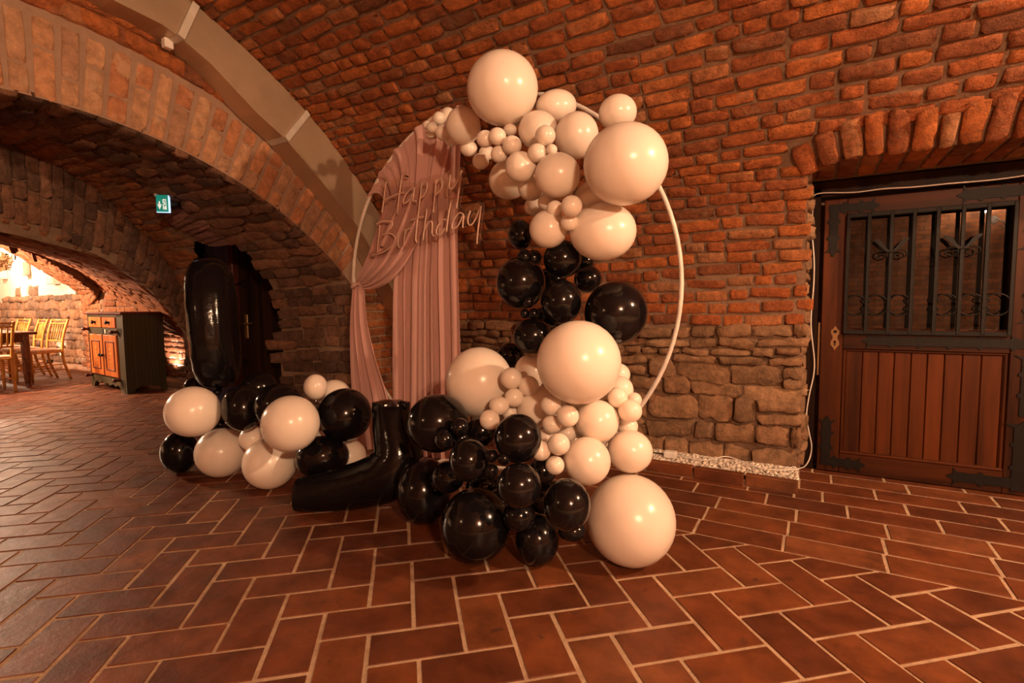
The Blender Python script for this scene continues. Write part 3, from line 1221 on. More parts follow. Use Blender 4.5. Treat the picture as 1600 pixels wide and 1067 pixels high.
cut_tiles = []
for m in range(-110, 110):
    for n in range(-60, 60):
        for horiz in (True, False):
            x0, y0 = m * TW + n * TL, m * TW - n * TL
            if horiz:
                cx, cy, lx, ly_ = x0 + TL / 2, y0 + TW / 2, TL, TW
            else:
                cx, cy, lx, ly_ = x0 + TL + TW / 2, y0 + TW - TL / 2, TW, TL
            c = org + hu * cx + hv * cy
            if not (-16 < c[0] < 4.6 and -2.3 < c[1] < 4.1):
                continue
            band_zone = c[0] > X_END - 0.1
            if band_zone and c[1] > HY + 0.2:
                continue
            g = 0.013 * rng.uniform(0.75, 1.35)
            U = (hu * (lx - g)) if horiz else (hv * (ly_ - g))
            V = (hv * (ly_ - g)) if horiz else (hu * (lx - g))
            ends = [c + U * sx / 2 + V * sy / 2 for sx, sy in ((-1, -1), (1, -1), (1, 1), (-1, 1))]
            if band_zone and max(e[1] for e in ends) > HY:
                lim = HY - 0.006
                P = clip_poly([tuple(e) for e in ends], lambda q: q[1] < lim, lambda p, q: (p[0] + (q[0] - p[0]) * (lim - p[1]) / (q[1] - p[1]), lim))
                if len(P) >= 3 and max(p[1] for p in P) - min(p[1] for p in P) > 0.015:
                    cut_tiles.append(P)
                continue
            u3, v3 = np.array([*U, rng.normal(0, 0.0012)]), np.array([*V, rng.normal(0, 0.0012)])
            n3 = np.array([0, 0, 0.006 + rng.uniform(-0.001, 0.001)])
            if np.cross(u3, v3)[2] < 0:
                u3 = -u3
            tiles.append((np.array([c[0], c[1], -0.006]), u3, v3, n3))
bands = []
rows = [2.49, 2.673, 2.856, 3.04, 3.223, 3.40, 3.58, 3.76, 3.94]
offs = [-0.462, -0.45, -0.42, -0.57, -0.30, -0.42, -0.25, -0.35]
for k, (y0, y1) in enumerate(zip(rows[:-1], rows[1:])):
    L = 0.379
    x = offs[k] - L * 9
    while x < 4.4:
        xa, xb, yb = x, x + L, y1
        x += L
        if y0 >= 3.2:
            if xb < DOOR_X0 - 0.02:
                if y0 < 3.3 and xb < DOOR_X0:
                    yb = 3.29
                else:
                    continue
            elif xa < DOOR_X0 - 0.02:
                if y0 < 3.3:
                    bands.append((np.array([(xa + DOOR_X0 - 0.02) / 2, (y0 + 3.29) / 2, -0.006]), np.array([DOOR_X0 - 0.02 - xa - 0.013, 0, 0.0]), np.array([0, 3.29 - y0 - 0.013, 0.0]), np.array([0, 0, 0.006])))
                xa = DOOR_X0 - 0.02
        if xa < X_END + 0.05 or yb - y0 < 0.03:
            continue
        g = 0.013 * rng.uniform(0.8, 1.2)
        bands.append((np.array([(xa + xb) / 2, (y0 + yb) / 2, -0.006]), np.array([xb - xa - g, 0, rng.normal(0, .0012)]), np.array([0, yb - y0 - g, rng.normal(0, .001)]), np.array([0, 0, 0.006 + rng.uniform(-0.001, 0.001)])))
lay(FLOOR, 'tile', 'tile', M_TILE, tiles, 225, 900, mass='tilework')
lay(FLOOR, 'tile', 'tile', M_TILE, bands, 75, 1500, mass='tilework')
for P in cut_tiles:
    q = proj(np.array([*np.mean(P, axis=0), 0]))
    if not (-400 < q[0] < 3200 and q[2] > 0.2):
        continue
    cx, cy = np.mean(P, axis=0)
    P2 = [(p[0] - cx, p[1] - cy) for p in P]
    o = MB().prism(P2, lambda u, v, d: (u * (1 - 0.02 * (d > 0)), v * (1 - 0.02 * (d > 0)), d), -0.006, 0.0002).build('tile', M_TILE, FLOOR)
    o.location = (cx, cy, 0)

# kerb bricks and the gravel strip at the wall foot
mb = MB().box(X_END, DOOR_X0 - 0.005, 3.30, 3.66, -0.005, 0.035)
KERB = structure('trim_2', mb, M_MORTAR)
x = DOOR_X0
while x > X_END + 0.2:
    L = 0.30 * rng.uniform(0.92, 1.05)
    o = MB().box(-L / 2 + 0.004, L / 2 - 0.004, -0.026, 0.026, 0, 0.072, 0.006).build('brick', M_TILE, KERB)
    o.location = (x - L / 2, 3.315 + rng.normal(0, 0.003), -0.004)
    o.rotation_euler = (0, 0, rng.normal(0, 0.008))
    x -= L
mb = MB()
for k in range(1500):
    x, y = rng.uniform(-2.2, DOOR_X0 - 0.01), rng.uniform(3.345, 3.60)
    r = rng.uniform(0.006, 0.013)
    V = [(x + r * math.cos(t) * rng.uniform(.7, 1.2), y + r * math.sin(t) * rng.uniform(.7, 1.2), 0.05 + 0.03 * (y - 3.34) + r * h) for h, tt in ((0.0, 0), (0.9, .5)) for t in (tt, tt + 2.1, tt + 4.2)]
    mb.add(V, [(3, 4, 5), (0, 1, 4, 3), (1, 2, 5, 4), (2, 0, 3, 5)])
mb.add([(-2.3, 3.34, 0.048), (DOOR_X0 - .005, 3.34, 0.048), (DOOR_X0 - .005, 3.62, 0.056), (-2.3, 3.62, 0.056)], [(0, 1, 2, 3)])
g = mb.build('gravel', M_GRAVEL, None, False, True)
tag(g, 'strip of small white gravel lying between kerb bricks and stone wall', 'gravel', None, 'stuff')

# ------------------------------------------------------------------ the timber door in the deep arch
DY = 3.83
t_door = tag(link(bpy.data.objects.new('door_1', None)), None, None, None, 'structure')


def dbox(name, x0, x1, z0, z1, y0, y1, mat, bev=0.004, parent=None):
    return MB().box(x0, x1, y0, y1, z0, z1, bev).build(name, mat, parent or t_door)


dbox('door_frame', DOOR_X0 + 0.0, 0.030, 0, 1.80, DY + 0.0, DY + 0.09, M_DARKWOOD)
dbox('door_frame', DOOR_X0, 1.70, 1.745, 1.84, DY + 0.0, DY + 0.09, M_DARKWOOD)
dbox('stile', 0.050, 0.170, 0.004, 1.724, DY, DY + 0.06, M_DOORV)
dbox('stile', 0.950, 1.130, 0.004, 1.724, DY, DY + 0.06, M_DOORV)
dbox('rail', 0.170, 0.950, 1.610, 1.724, DY + 0.001, DY + 0.06, M_DOORH)
dbox('rail', 0.170, 0.950, 0.795, 0.905, DY + 0.001, DY + 0.06, M_DOORH)
dbox('rail', 0.170, 0.950, 0.004, 0.130, DY + 0.001, DY + 0.06, M_DOORH)
dbox('door_panel', 1.13, 1.72, 0.004, 1.724, DY + 0.03, DY + 0.06, M_DOORV)
px_b = [0.190, 0.277, 0.358, 0.437, 0.5187, 0.5952, 0.674, 0.754, 0.837, 0.930]
for a, b in zip(px_b[:-1], px_b[1:]):
    dbox('plank', a + 0.0015, b - 0.0015, 0.14, 0.785, DY + 0.020, DY + 0.045, M_DOORV, 0.004)
dbox('molding', 0.170, 0.192, 0.13, 0.795, DY + 0.008, DY + 0.03, M_DOORV, 0.007)
dbox('molding', 0.928, 0.950, 0.13, 0.795, DY + 0.008, DY + 0.03, M_DOORV, 0.007)
dbox('molding', 0.170, 0.950, 0.780, 0.797, DY + 0.008, DY + 0.03, M_DOORH, 0.006)
dbox('molding', 0.170, 0.950, 0.128, 0.146, DY - 0.004, DY + 0.03, M_DOORH, 0.006)
dbox('molding', 0.170, 0.185, 0.905, 1.61, DY + 0.008, DY + 0.05, M_DOORV, 0.005)
dbox('molding', 0.935, 0.950, 0.905, 1.61, DY + 0.008, DY + 0.05, M_DOORV, 0.005)
dbox('molding', 0.185, 0.935, 0.905, 0.925, DY + 0.012, DY + 0.05, M_DOORH, 0.005)
o = dbox('glass_pane', 0.17, 0.95, 0.905, 1.61, DY + 0.045, DY + 0.052, M_PANE, 0)
o['label'] = 'dark reflecting glass behind the grille'
# grille
grille = link(bpy.data.objects.new('grille', None), t_door)
bars = [0.178, 0.2832, 0.3934, 0.4997, 0.6082, 0.7183, 0.8245, 0.936]
for k, x in enumerate(bars):
    MB().box(x - 0.0095, x + 0.0095, DY - 0.030, DY - 0.011, 0.897, 1.622, 0.002).build('bar', M_IRON, grille)
for z in (0.903, 1.614):
    MB().box(0.17, 0.945, DY - 0.027, DY - 0.014, z - 0.013, z + 0.013, 0.002).build('bar', M_IRON, grille)


def scroll(cx, cz, side, r=0.058):
    """C scroll open to the given side with curled ends"""
    P = []
    for t in np.linspace(math.radians(48), math.radians(312), 26):
        P.append((cx - side * r * -math.cos(t) * 1.0, cz + r * 1.05 * math.sin(t)))
    top = []
    for k in range(14):
        t = k / 13
        a = math.radians(40) - t * math.radians(400)
        rr = 0.022 * (1 - 0.62 * t)
        top.append((rr, a))

    def curl(end, sgn):
        out = []
        ex, ez = end
        cxx, czz = ex + side * 0.006, ez - sgn * 0.020
        for k in range(16):
            t = k / 15
            a = sgn * (math.pi / 2 - t * math.radians(430))
            rr = 0.020 * (1 - 0.6 * t)
            out.append((cxx + side * rr * math.cos(a), czz + rr * math.sin(a)))
        return out
    c1, c2 = curl(P[0], 1), curl(P[-1], -1)
    path = c1[::-1] + P + c2
    return np.array([(x, DY - 0.021, z) for x, z in path])


for cx, side in ((0.2300, 1), (0.3330, -1), (0.4490, 1), (0.6590, -1), (0.7700, 1), (0.8790, -1)):
    MB().tube(scroll(cx, 1.067, side), 0.0048, 6).build('scroll', M_IRON, grille, True)
for cx in (bars[2], bars[5]):
    m = MB()
    for sx in (-1, 1):
        leaf = [(0.004, 0.0), (0.022, 0.022), (0.040, 0.052), (0.062, 0.074), (0.084, 0.076), (0.080, 0.062), (0.064, 0.046), (0.044, 0.022), (0.016, -0.006)]
        m.prism([(cx + sx * a, 1.385 + b) for a, b in leaf], lambda u, v, d: (u, d, v), DY - 0.034, DY - 0.026)
        loop = smooth_path([(0, -0.004), (0.03, 0.006), (0.068, 0.0), (0.076, -0.022), (0.05, -0.040), (0.022, -0.032), (0.018, -0.016), (0.04, -0.012), (0.055, -0.020)], 5)
        m.tube(np.array([(cx + sx * a, DY - 0.030, 1.385 + b) for a, b in loop]), 0.0042, 6)
    m.build('butterfly_ornament', M_IRON, grille)


def strap(pts, name='iron_strap', th=0.006):
    return MB().prism(pts, lambda u, v, d: (u, d, v), DY - th, DY - 0.0005).build(name, M_IRON, t_door)


def leaf_strap(x0, x1, zc, w, lobes=2, vertical=False, name='iron_strap'):
    """flat strap with notched edges and a three-pronged leaf at its end x1"""
    L = abs(x1 - x0)
    up = [(0, w / 2)]
    for k in range(1, lobes + 1):
        c = L * k / (lobes + 1)
        up += [(c - 0.014, w / 2), (c - 0.006, w / 2 + 0.012), (c + 0.006, w / 2 + 0.012), (c + 0.014, w / 2)]
    up += [(L - 0.035, w / 2), (L - 0.012, w * 0.95), (L - 0.018, w * 0.35), (L + 0.012, 0.004)]
    P = up + [(a, -b) for a, b in up[::-1]]
    s = 1 if x1 > x0 else -1
    if vertical:
        Q = [(zc + b, x0 + s * a) for a, b in P]
    else:
        Q = [(x0 + s * a, zc + b) for a, b in P]
    return strap(Q, name, 0.0075 if vertical else 0.006)


leaf_strap(0.072, 0.322, 1.668, 0.050)
leaf_strap(1.69, 1.385, 0.102, 0.046, vertical=True)
leaf_strap(0.980, 0.700, 1.682, 0.058)
leaf_strap(1.1, 0.280, 0.850, 0.050, lobes=5)
leaf_strap(0.072, 0.300, 0.068, 0.050)
leaf_strap(0.06, 0.350, 0.100, 0.050, vertical=True)
leaf_strap(1.13, 0.720, 0.070, 0.055)
leaf_strap(0.03, 0.420, 1.035, 0.10, vertical=True)
leaf_strap(1.70, 1.35, 1.035, 0.09, vertical=True)
leaf_strap(0.45, 0.80, 1.035, 0.07, vertical=True)
leaf_strap(1.20, 0.95, 1.035, 0.07, vertical=True)
# key plate
kp = [(0, 0.075), (0.010, 0.055), (0.022, 0.045), (0.022, 0.025), (0.013, 0.010), (0.013, -0.008), (0.022, -0.022), (0.024, -0.045), (0.012, -0.060), (0, -0.080)]
kx, kz = 0.128, 0.865
kpl = strap([(kx + a, kz + b) for a, b in kp] + [(kx - a, kz + b) for a, b in kp[-2:0:-1]], 'key_plate', 0.004)
kpl.data.materials[0] = M_BRASS
MB().lathe([(0.0105, 0), (0.0105, 0.003)], (kx, DY - 0.0065, kz + 0.038), 12, 1).build('keyhole', M_DARKWOOD, t_door)
MB().lathe([(0.0075, 0), (0.0075, 0.003)], (kx, DY - 0.0065, kz - 0.026), 10, 1).box(kx - 0.004, kx + 0.004, DY - 0.0065, DY - 0.0035, kz - 0.050, kz - 0.026).build('keyhole', M_DARKWOOD, t_door)
dbox('strike_plate', 0.034, 0.046, 0.62, 0.96, DY + 0.0, DY + 0.02, M_BRASS, 0.002)

# ------------------------------------------------------------------ door in the passage recess
t_d2 = tag(link(bpy.data.objects.new('door_2', None)), None, None, None, 'structure')


def jbox(name, e0, e1, d0, d1, z0, z1, mat, bev=0.0):
    b = MB().box(e0, e1, d0, d1, z0, z1, bev)
    b.V = [tuple(jp(*v)) for v in b.V]
    return b.build(name, mat, t_d2)


d = 0.30
eL, eM, eR = je(300, d), je(369, d), je(452, d)
zt = lambda px, py: float(on_plane(px, py, JO + JN * d, JN)[2])
jbox('door_leaf', eL + 0.05, eM - 0.015, d + 0.02, d + 0.06, 0.0, 2.45, M_BLUE)
jbox('stile', eL, eL + 0.06, d - 0.02, d + 0.06, 0.0, 2.45, M_BLUE, 0.006)
zL, zR = zt(310, 394), zt(366, 424)
b = MB()
pan = [(eL + 0.10, 0.2), (eM - 0.04, 0.2), (eM - 0.04, zR), (eM - 0.12, zR + 0.12), (eL + 0.24, zL - 0.02), (eL + 0.10, zL)]
b.prism(pan, lambda u, v, dd: tuple(jp(u, dd, v)), d + 0.0, d + 0.021)
b.build('raised_panel', M_BLUE, t_d2)
jbox('stile', eM - 0.012, eM + 0.035, d - 0.05, d + 0.05, 0.0, zt(372, 376), M_MAROON, 0.006)
jbox('door_leaf', eM + 0.035, eR + 0.35, d + 0.03, d + 0.07, 0.0, 2.45, M_DARKWOOD)
for zz in (0.55, 1.32):
    b = MB()
    P = smooth_path([(0, 0), (0.05, 0.01), (0.1, -0.005), (0.15, 0.02), (0.20, 0.03), (0.23, 0.01), (0.21, -0.02), (0.18, -0.005)], 5)
    b.tube(np.array([jp(eM + 0.0 + u * 0.8, d - 0.055, zz + v) for u, v in P]), 0.007, 6)
    b.build('scroll_hinge', M_IRON, t_d2)
eh = je(383, d)
b = MB().box(eh - 0.018, eh + 0.018, d + 0.018, d + 0.03, 0.78, 1.02, 0.004)
b.V = [tuple(jp(*v)) for v in b.V]
b.tube(np.array([jp(eh, d + 0.02, 0.93), jp(eh, d - 0.03, 0.93), jp(eh + 0.03, d - 0.04, 0.925), jp(eh + 0.12, d - 0.04, 0.935)]), 0.008, 8)
hd = b.build('door_handle', M_BRASS, t_d2)
hd['label'] = 'brass lever handle on a long plate'
b = MB().tube(np.array([jp(eh + 0.10, d + 0.0, 0.95), jp(eh + 0.10, d + 0.0, 1.30)]), 0.006, 6)
b.build('bolt_rod', M_IRON, t_d2)

# ------------------------------------------------------------------ sheet metal duct along the end of the vault
duct = thing('ventilation_duct', 'tan sheet-metal ventilation duct curving along the brick vault above the arch', 'duct', (X_END, 0.6, 0))
dpx = [(177, 0), (253, 38), (281, 58), (329, 99), (400, 175), (446, 217), (502, 283), (562, 358), (574, 378)]
inner = [tuple(on(*p, 0, X_END + 0.2)[1:]) for p in dpx][::-1]
lowp = [(3.60, 0.0), (3.60, 0.5), (3.585, 0.92), (3.52, 1.08), (3.40, 1.24), (3.24, 1.45)]
mm = [(0.50, 3.0 - 0.17), (-0.3, 2.70), (-1.2, 2.2)]
inner = lowp + inner + [(1.02, 2.84), (0.3, 2.86), (-0.5, 2.72), (-1.3, 2.36), (-2.0, 1.8), (-2.35, 1.2), (-2.42, 0.0)]
kinks = [inner[0], inner[2], inner[4], inner[5]] + inner[6:]


def outer_of(p):
    dd = np.array(p) - np.array([0.6, 0.0])
    a = math.atan2(dd[1], dd[0])
    th = np.arctan2(PROF[:, 1], PROF[:, 0] - 0.6)
    r = np.interp(a, th, np.hypot(PROF[:, 0] - 0.6, PROF[:, 1])) - 0.015
    return (0.6 + r * math.cos(a), r * math.sin(a))


xa, xb = X_END + 0.012, X_END + 0.2
for p, q in zip(kinks[:-1], kinks[1:]):
    P, Q = outer_of(p), outer_of(q)
    mid = outer_of(((p[0] + q[0]) / 2, (p[1] + q[1]) / 2))
    V = [(x, *w) for x in (xa, xb) for w in (p, q, Q, mid, P)]
    o = MB().add(V, [(0, 1, 2, 3, 4), (9, 8, 7, 6, 5), (0, 5, 6, 1), (1, 6, 7, 2), (2, 7, 8, 3), (3, 8, 9, 4), (4, 9, 5, 0)]).build('duct_panel', M_DUCT, duct)
    o.matrix_parent_inverse = Matrix.Translation((-X_END, -0.6, 0))
fl = [kinks[i] for i in (7, 10, 13)]
for p in fl:
    P = outer_of(p)
    dv = np.array(P) - np.array(p)
    tv = np.array([-dv[1], dv[0]]) / np.linalg.norm(dv) * 0.020
    q0, q1 = np.array(p) - dv * 0.02, np.array(P) - dv * 0.02
    V = [(x, *w) for x in (xa + 0.01, xb + 0.022) for w in (q0 - tv, q0 + tv, q1 + tv, q1 - tv)]
    o = MB().add(V, [(0, 1, 2, 3), (7, 6, 5, 4), (0, 4, 5, 1), (1, 5, 6, 2), (2, 6, 7, 3), (3, 7, 4, 0)]).build('flange', M_BOX, duct)
    o.matrix_parent_inverse = Matrix.Translation((-X_END, -0.6, 0))
clip_p = on(262, 72, 0, X_END + 0.10)
o = MB().box(clip_p[0] - 0.02, clip_p[0] + 0.02, clip_p[1] - 0.025, clip_p[1] + 0.025, clip_p[2] - 0.015, clip_p[2] + 0.04, 0.004).build('mounting_clip', M_CABLE, duct)
o.matrix_parent_inverse = Matrix.Translation((-X_END, -0.6, 0))

# ------------------------------------------------------------------ emergency exit sign
best, bd = None, 1e9
for t in np.linspace(0.1, 0.5, 90):
    for w in np.linspace(0.3, 1, 40):
        p = PASS.at(t, w)
        e = float(np.sum((proj(p)[:2] - (256, 322)) ** 2))
        if e < bd:
            best, bd = p, e
DS = float(np.dot(best - CC, CF)) - 0.20
sc0 = deep(254, 318, DS)
yaw = math.atan2(-sc0[0], sc0[1]) - math.radians(22)
sign = thing('exit_sign', 'small lit green emergency exit sign fixed to the brick passage vault', 'sign', tuple(sc0), yaw)
sw, sh = 16 * DS / FOCAL, 26 * DS / FOCAL
k = math.cos(math.radians(22))
sw /= k
MB().box(-sw / 2, sw / 2, -0.006, 0.012, -sh / 2, sh / 2, 0.002).build('sign_plate', M_SIGN_GREEN, sign)
for nm, x0, x1, z0, z1 in (('edge_light', sw / 2, sw / 2 + 0.006, -sh / 2, sh / 2), ('edge_light', -sw / 2, sw / 2 + 0.006, -sh / 2 - 0.004, -sh / 2)):
    MB().box(x0, x1, -0.007, 0.013, z0, z1).build(nm, M_SIGN_EDGE, sign)


def pict(polys, name):
    m = MB()
    for P in polys:
        m.prism([(u * sw, v * sh) for u, v in P], lambda u, v, dd: (u, dd, v), -0.0085, -0.0060)
    return m.build(name, M_SIGN_WHITE, sign)


pict([[(-0.27, 0.12), (-0.17, 0.12), (-0.17, -0.10), (-0.06, -0.02), (-0.09, -0.14), (-0.22, -0.36), (-0.35, -0.14), (-0.38, -0.02), (-0.27, -0.10)]], 'arrow')
pict([[(0.05, 0.25), (0.32, 0.25), (0.32, 0.20), (0.05, 0.20)], [(0.05, 0.2), (0.10, 0.2), (0.10, 0.02), (0.05, 0.02)], [(0.28, 0.2), (0.32, 0.2), (0.35, -0.36), (0.30, -0.36)],
      [(0.05, -0.06), (0.12, -0.06), (0.14, -0.36), (0.06, -0.36)], [(0.17, -0.2), (0.27, -0.14), (0.29, -0.36), (0.19, -0.36)], [(0.14, 0.16), (0.19, 0.16), (0.19, 0.11), (0.14, 0.11)],
      [(0.12, 0.09), (0.20, 0.09), (0.24, -0.06), (0.18, -0.10), (0.14, 0.0)]], 'running_figure')
MB().box(-0.01, sw / 2 + 0.05, 0.012, 0.19, -0.01, 0.015, 0.003).build('bracket', M_IRON, sign)
MB().box(-sw / 2 - 0.02, sw / 2 - 0.01, 0.012, 0.05, sh * 0.42, sh * 0.62, 0.004).build('housing', M_BOX, sign)

# ------------------------------------------------------------------ ring stand
RC, RR, RA, RT = np.array([-1.813, 2.833, 1.199]), 1.20, 0.035, -0.039
E1 = np.array([math.cos(RA), math.sin(RA), 0])
EB = np.array([-math.sin(RA), math.cos(RA), 0])
E2 = np.array([0, 0, 1]) * math.cos(RT) + EB * math.sin(RT)
EN = -np.cross(E1, E2)
if np.dot(EN, CC - RC) < 0:
    EN = -EN


def keep_at(o, root):
    o.matrix_parent_inverse = Matrix.Translation(tuple(-np.array(root.location)))
    return o


ringt = thing('ring_stand', 'large white round metal hoop carrying curtain and balloon garland', 'stand', (RC[0], RC[1], 0))
P = [RC + RR * (E1 * math.cos(a) + E2 * math.sin(a)) for a in np.linspace(0, 2 * math.pi, 96, endpoint=False)]
keep_at(MB().tube(P, 0.0125, 12, True).build('hoop', M_RING, ringt, True), ringt)
b0 = RC - RR * E2
for sx in (-1, 1):
    f = b0 + E1 * 0.38 * sx
    keep_at(MB().box(f[0] - 0.03, f[0] + 0.03, f[1] - 0.28, f[1] + 0.28, 0.0, 0.018, 0.004).build('foot', M_RING, ringt), ringt)
    keep_at(MB().tube([(f[0], f[1], 0.012), RC + RR * (E1 * 0.345 * sx - E2 * 0.938)], 0.010, 8).build('foot_post', M_RING, ringt), ringt)


def rp(px, py, d=0.0):
    """point seen at (px, py) on the plane d in front of the ring"""
    return on_plane(px, py, RC + EN * d, EN)


# ------------------------------------------------------------------ curtain: hanging panel, swag and tied tail
cur = thing('curtain', 'dusty pink chiffon curtain hung from the hoop and tied back to one side', 'curtain', tuple(rp(640, 780) * np.array([1, 1, 0])))


def lerp_curve(P, n):
    return resample(smooth_path(np.array(P), 12), n)[0]


def cloth(name, cols, rows_fn, nu, nv, fold, phase=0.0):
    pass


# panel: left and right edges from the hoop to the floor
nv_, nu_ = 46, 150
Lp = [rp(648, 236, .02), rp(632, 330, .02), rp(619, 430, .02), rp(617.5, 520, .02), rp(618, 600, .02), rp(619, 700, .02)]
Rp = [rp(714.5, 208, .02), rp(717, 300, .02), rp(719.5, 400, .02), rp(722, 500, .02), rp(723.5, 600, .02), rp(724, 700, .02)]
for E_ in (Lp, Rp):
    q = E_[-1].copy()
    q[2] = 0.012
    E_.append(q)
Lc, Rc = lerp_curve(Lp, nv_), lerp_curve(Rp, nv_)
G = np.zeros((nu_, nv_, 3))
for j in range(nv_):
    v = j / (nv_ - 1)
    for i in range(nu_):
        u = i / (nu_ - 1)
        p = Lc[j] * (1 - u) + Rc[j] * u
        sag = 0.0
        w = u + 0.012 * math.sin(5 * v + 9 * u)
        f = 0.5 * math.sin(2 * math.pi * 7.0 * w + 0.6 * v) + 0.32 * math.sin(2 * math.pi * 12.3 * w + 1.3 + 0.4 * v) + 0.25 * math.sin(2 * math.pi * 3.1 * w + 0.5)
        f = math.copysign(abs(f) ** 0.75, f)
        amp = 0.030 * (0.55 + 0.45 * v)
        if j == 0:
            d = 0.5 - u
        G[i, j] = p + EN * (amp * f + 0.012) + E1 * 0.012 * math.sin(2 * math.pi * 9 * w)
top_fix = np.linspace(0, 1, nu_)
for i in range(nu_):   # the top follows the hoop
    u = top_fix[i]
    a0_, a1_ = math.radians(139), math.radians(97)
    tp = RC + RR * (E1 * math.cos(a0_ * (1 - u) + a1_ * u) + E2 * math.sin(a0_ * (1 - u) + a1_ * u))
    dz = tp - G[i, 0]
    for j in range(nv_):
        k = max(0.0, 1 - j / 14.0) ** 1.5
        G[i, j] += dz * k * 0.9
o = MB().grid(G).build('hanging_panel', M_FABRIC, cur, True)
keep_at(o, cur)

# swag
nu_, nv_ = 46, 110
Ls = lerp_curve([rp(611, 274, .05), rp(604, 302, .06), rp(592, 345, .06), rp(577, 392, .06), rp(561, 428, .06), rp(554, 443, .05)], nu_)
Rs = lerp_curve([rp(706, 203, .05), rp(690, 290, .09), rp(664, 360, .11), rp(640, 405, .11), rp(612, 436, .10), rp(582, 452, .07), rp(557, 450, .05)], nu_)
G = np.zeros((nv_, nu_, 3))
for j in range(nu_):
    t = j / (nu_ - 1)
    for i in range(nv_):
        v = i / (nv_ - 1)
        p = Ls[j] * (1 - v) + Rs[j] * v
        if True:
            a_ = math.radians(146) * (1 - v) + math.radians(97) * v
            tp = RC + RR * (E1 * math.cos(a_) + E2 * math.sin(a_)) + EN * 0.015
            k = max(0.0, 1 - t * 5.0)
            p = p * (1 - k) + tp * k
        sag = math.sin(math.pi * v) * math.sin(math.pi * min(1, t * 1.05)) * 0.05
        w = v + 0.03 * math.sin(3 * t + 5 * v)
        ph = 2.2 * t
        f = 0.55 * math.sin(2 * math.pi * 5.2 * w + ph) + 0.35 * math.sin(2 * math.pi * 9.7 * w + 1 + ph * 1.4) + 0.2 * math.sin(2 * math.pi * 16 * w + 2)
        amp = (0.022 + 0.012 * math.sin(math.pi * t)) * (1 - 0.65 * max(0, (t - 0.8) / 0.2))
        tuck = math.cos(2 * math.pi * v) * 0.0
        G[i, j] = p + EN * (amp * f + sag + tuck)
o = keep_at(MB().grid(G).build('swag', M_FABRIC, cur, True), cur)

# tail
nu_, nv_ = 60, 34
Lt = [rp(553, 441, .05), rp(549, 500, .05), rp(550, 560, .05), rp(554, 640, .05), rp(558, 690, .05)]
Rt = [rp(570, 446, .05), rp(575, 500, .05), rp(589, 560, .05), rp(608, 620, .05), rp(622, 690, .05)]
for E_ in (Lt, Rt):
    q = E_[-1].copy()
    q[2] = 0.012
    E_.append(q)
Lc, Rc = lerp_curve(Lt, nv_), lerp_curve(Rt, nv_)
G = np.zeros((nu_, nv_, 3))
for j in range(nv_):
    v = j / (nv_ - 1)
    for i in range(nu_):
        u = i / (nu_ - 1)
        w = u + 0.02 * math.sin(4 * v)
        f = 0.55 * math.sin(2 * math.pi * 3.1 * w + 0.5) + 0.35 * math.sin(2 * math.pi * 6.3 * w + 1.2 * v)
        G[i, j] = Lc[j] * (1 - u) + Rc[j] * u + EN * (f * (0.012 + 0.025 * v) + 0.02 * math.sin(math.pi * u))
keep_at(MB().grid(G).build('tail', M_FABRIC, cur, True), cur)
kn = rp(558, 446, .06)
P = smooth_path([kn + E1 * 0.04 * math.cos(a) + EN * 0.035 * math.sin(a) + np.array([0, 0, 0.012 * math.sin(2 * a)]) for a in np.linspace(0, 2 * math.pi, 9)[:-1]], 5, True)
keep_at(MB().tube(P, 0.012, 8, True).build('tie_band', M_FABRIC, cur, True), cur)

# ------------------------------------------------------------------ neon sign: Happy Birthday
SD = 0.16
neon = thing('neon_sign', 'unlit clear acrylic Happy Birthday neon sign hanging before the pink curtain', 'sign', tuple(rp(660, 330, SD)))
strokes = {
    'letter_h': [[(603.5, 283), (601, 300), (599, 318), (597, 332)], [(628.5, 273.5), (626, 290), (623, 312), (620.5, 334)], [(600.5, 312.5), (612, 307), (622, 303), (631, 300.5)]],
    'letter_a': [[(648, 293), (641, 296), (634, 305), (630.5, 314), (632, 318), (639, 313), (645, 303), (648, 294), (646, 306), (645.5, 314), (651, 314.5)]],
    'letter_p': [[(659, 285), (657, 305), (654.5, 326), (653, 343)], [(657.5, 292), (663, 285.5), (667.5, 286), (666, 298), (661, 307), (656, 310)]],
    'letter_p.001': [[(681.5, 280), (680, 300), (678, 318), (677, 332)], [(680, 290), (685, 281), (690.5, 280), (690.5, 292), (685, 301), (679, 304)]],
    'letter_y': [[(704, 273), (702.5, 284), (702, 293), (706, 295), (713, 286), (721, 267)], [(721.5, 266), (719, 285), (716, 306), (713, 326)]],
    'letter_b': [[(593.5, 352), (592, 368), (590.5, 383), (589.5, 395)], [(588, 350), (597, 346), (607, 345.5), (613, 349), (611, 356), (602, 365)], [(598, 366.5), (606, 365), (613, 366), (617, 371), (616, 379), (608, 388), (598, 394.5), (588, 397.5), (581, 398)]],
    'letter_i': [[(623, 363), (622.3, 372), (622, 383), (624.5, 387)]],
    'letter_r': [[(633, 358), (632, 370), (631, 385)], [(632, 368), (636, 359.5), (642, 356.5)]],
    'letter_t': [[(653, 335), (651, 355), (649.5, 374), (652, 379)], [(642.5, 344.5), (652, 341), (662.5, 338)]],
    'letter_h.001': [[(667, 326), (664.5, 345), (662, 364), (661, 375)], [(662, 362), (668, 349), (674, 346), (675.5, 352), (675, 364), (678, 369)]],
    'letter_d': [[(697, 343), (690, 345), (683, 356), (682, 365), (688, 366), (695, 357)], [(704.5, 315), (701.5, 331), (699, 348), (697.5, 362)]],
    'letter_a.001': [[(724, 335), (718, 332.5), (711, 340), (706, 352), (708, 358), (716, 352), (724, 336), (723.5, 347), (723, 356)]],
    'letter_y.001': [[(735, 329), (731.5, 340), (731.5, 349), (736, 351.5), (743, 342), (751, 322)], [(751.5, 322), (749, 342), (746.5, 362), (745, 381)]],
}
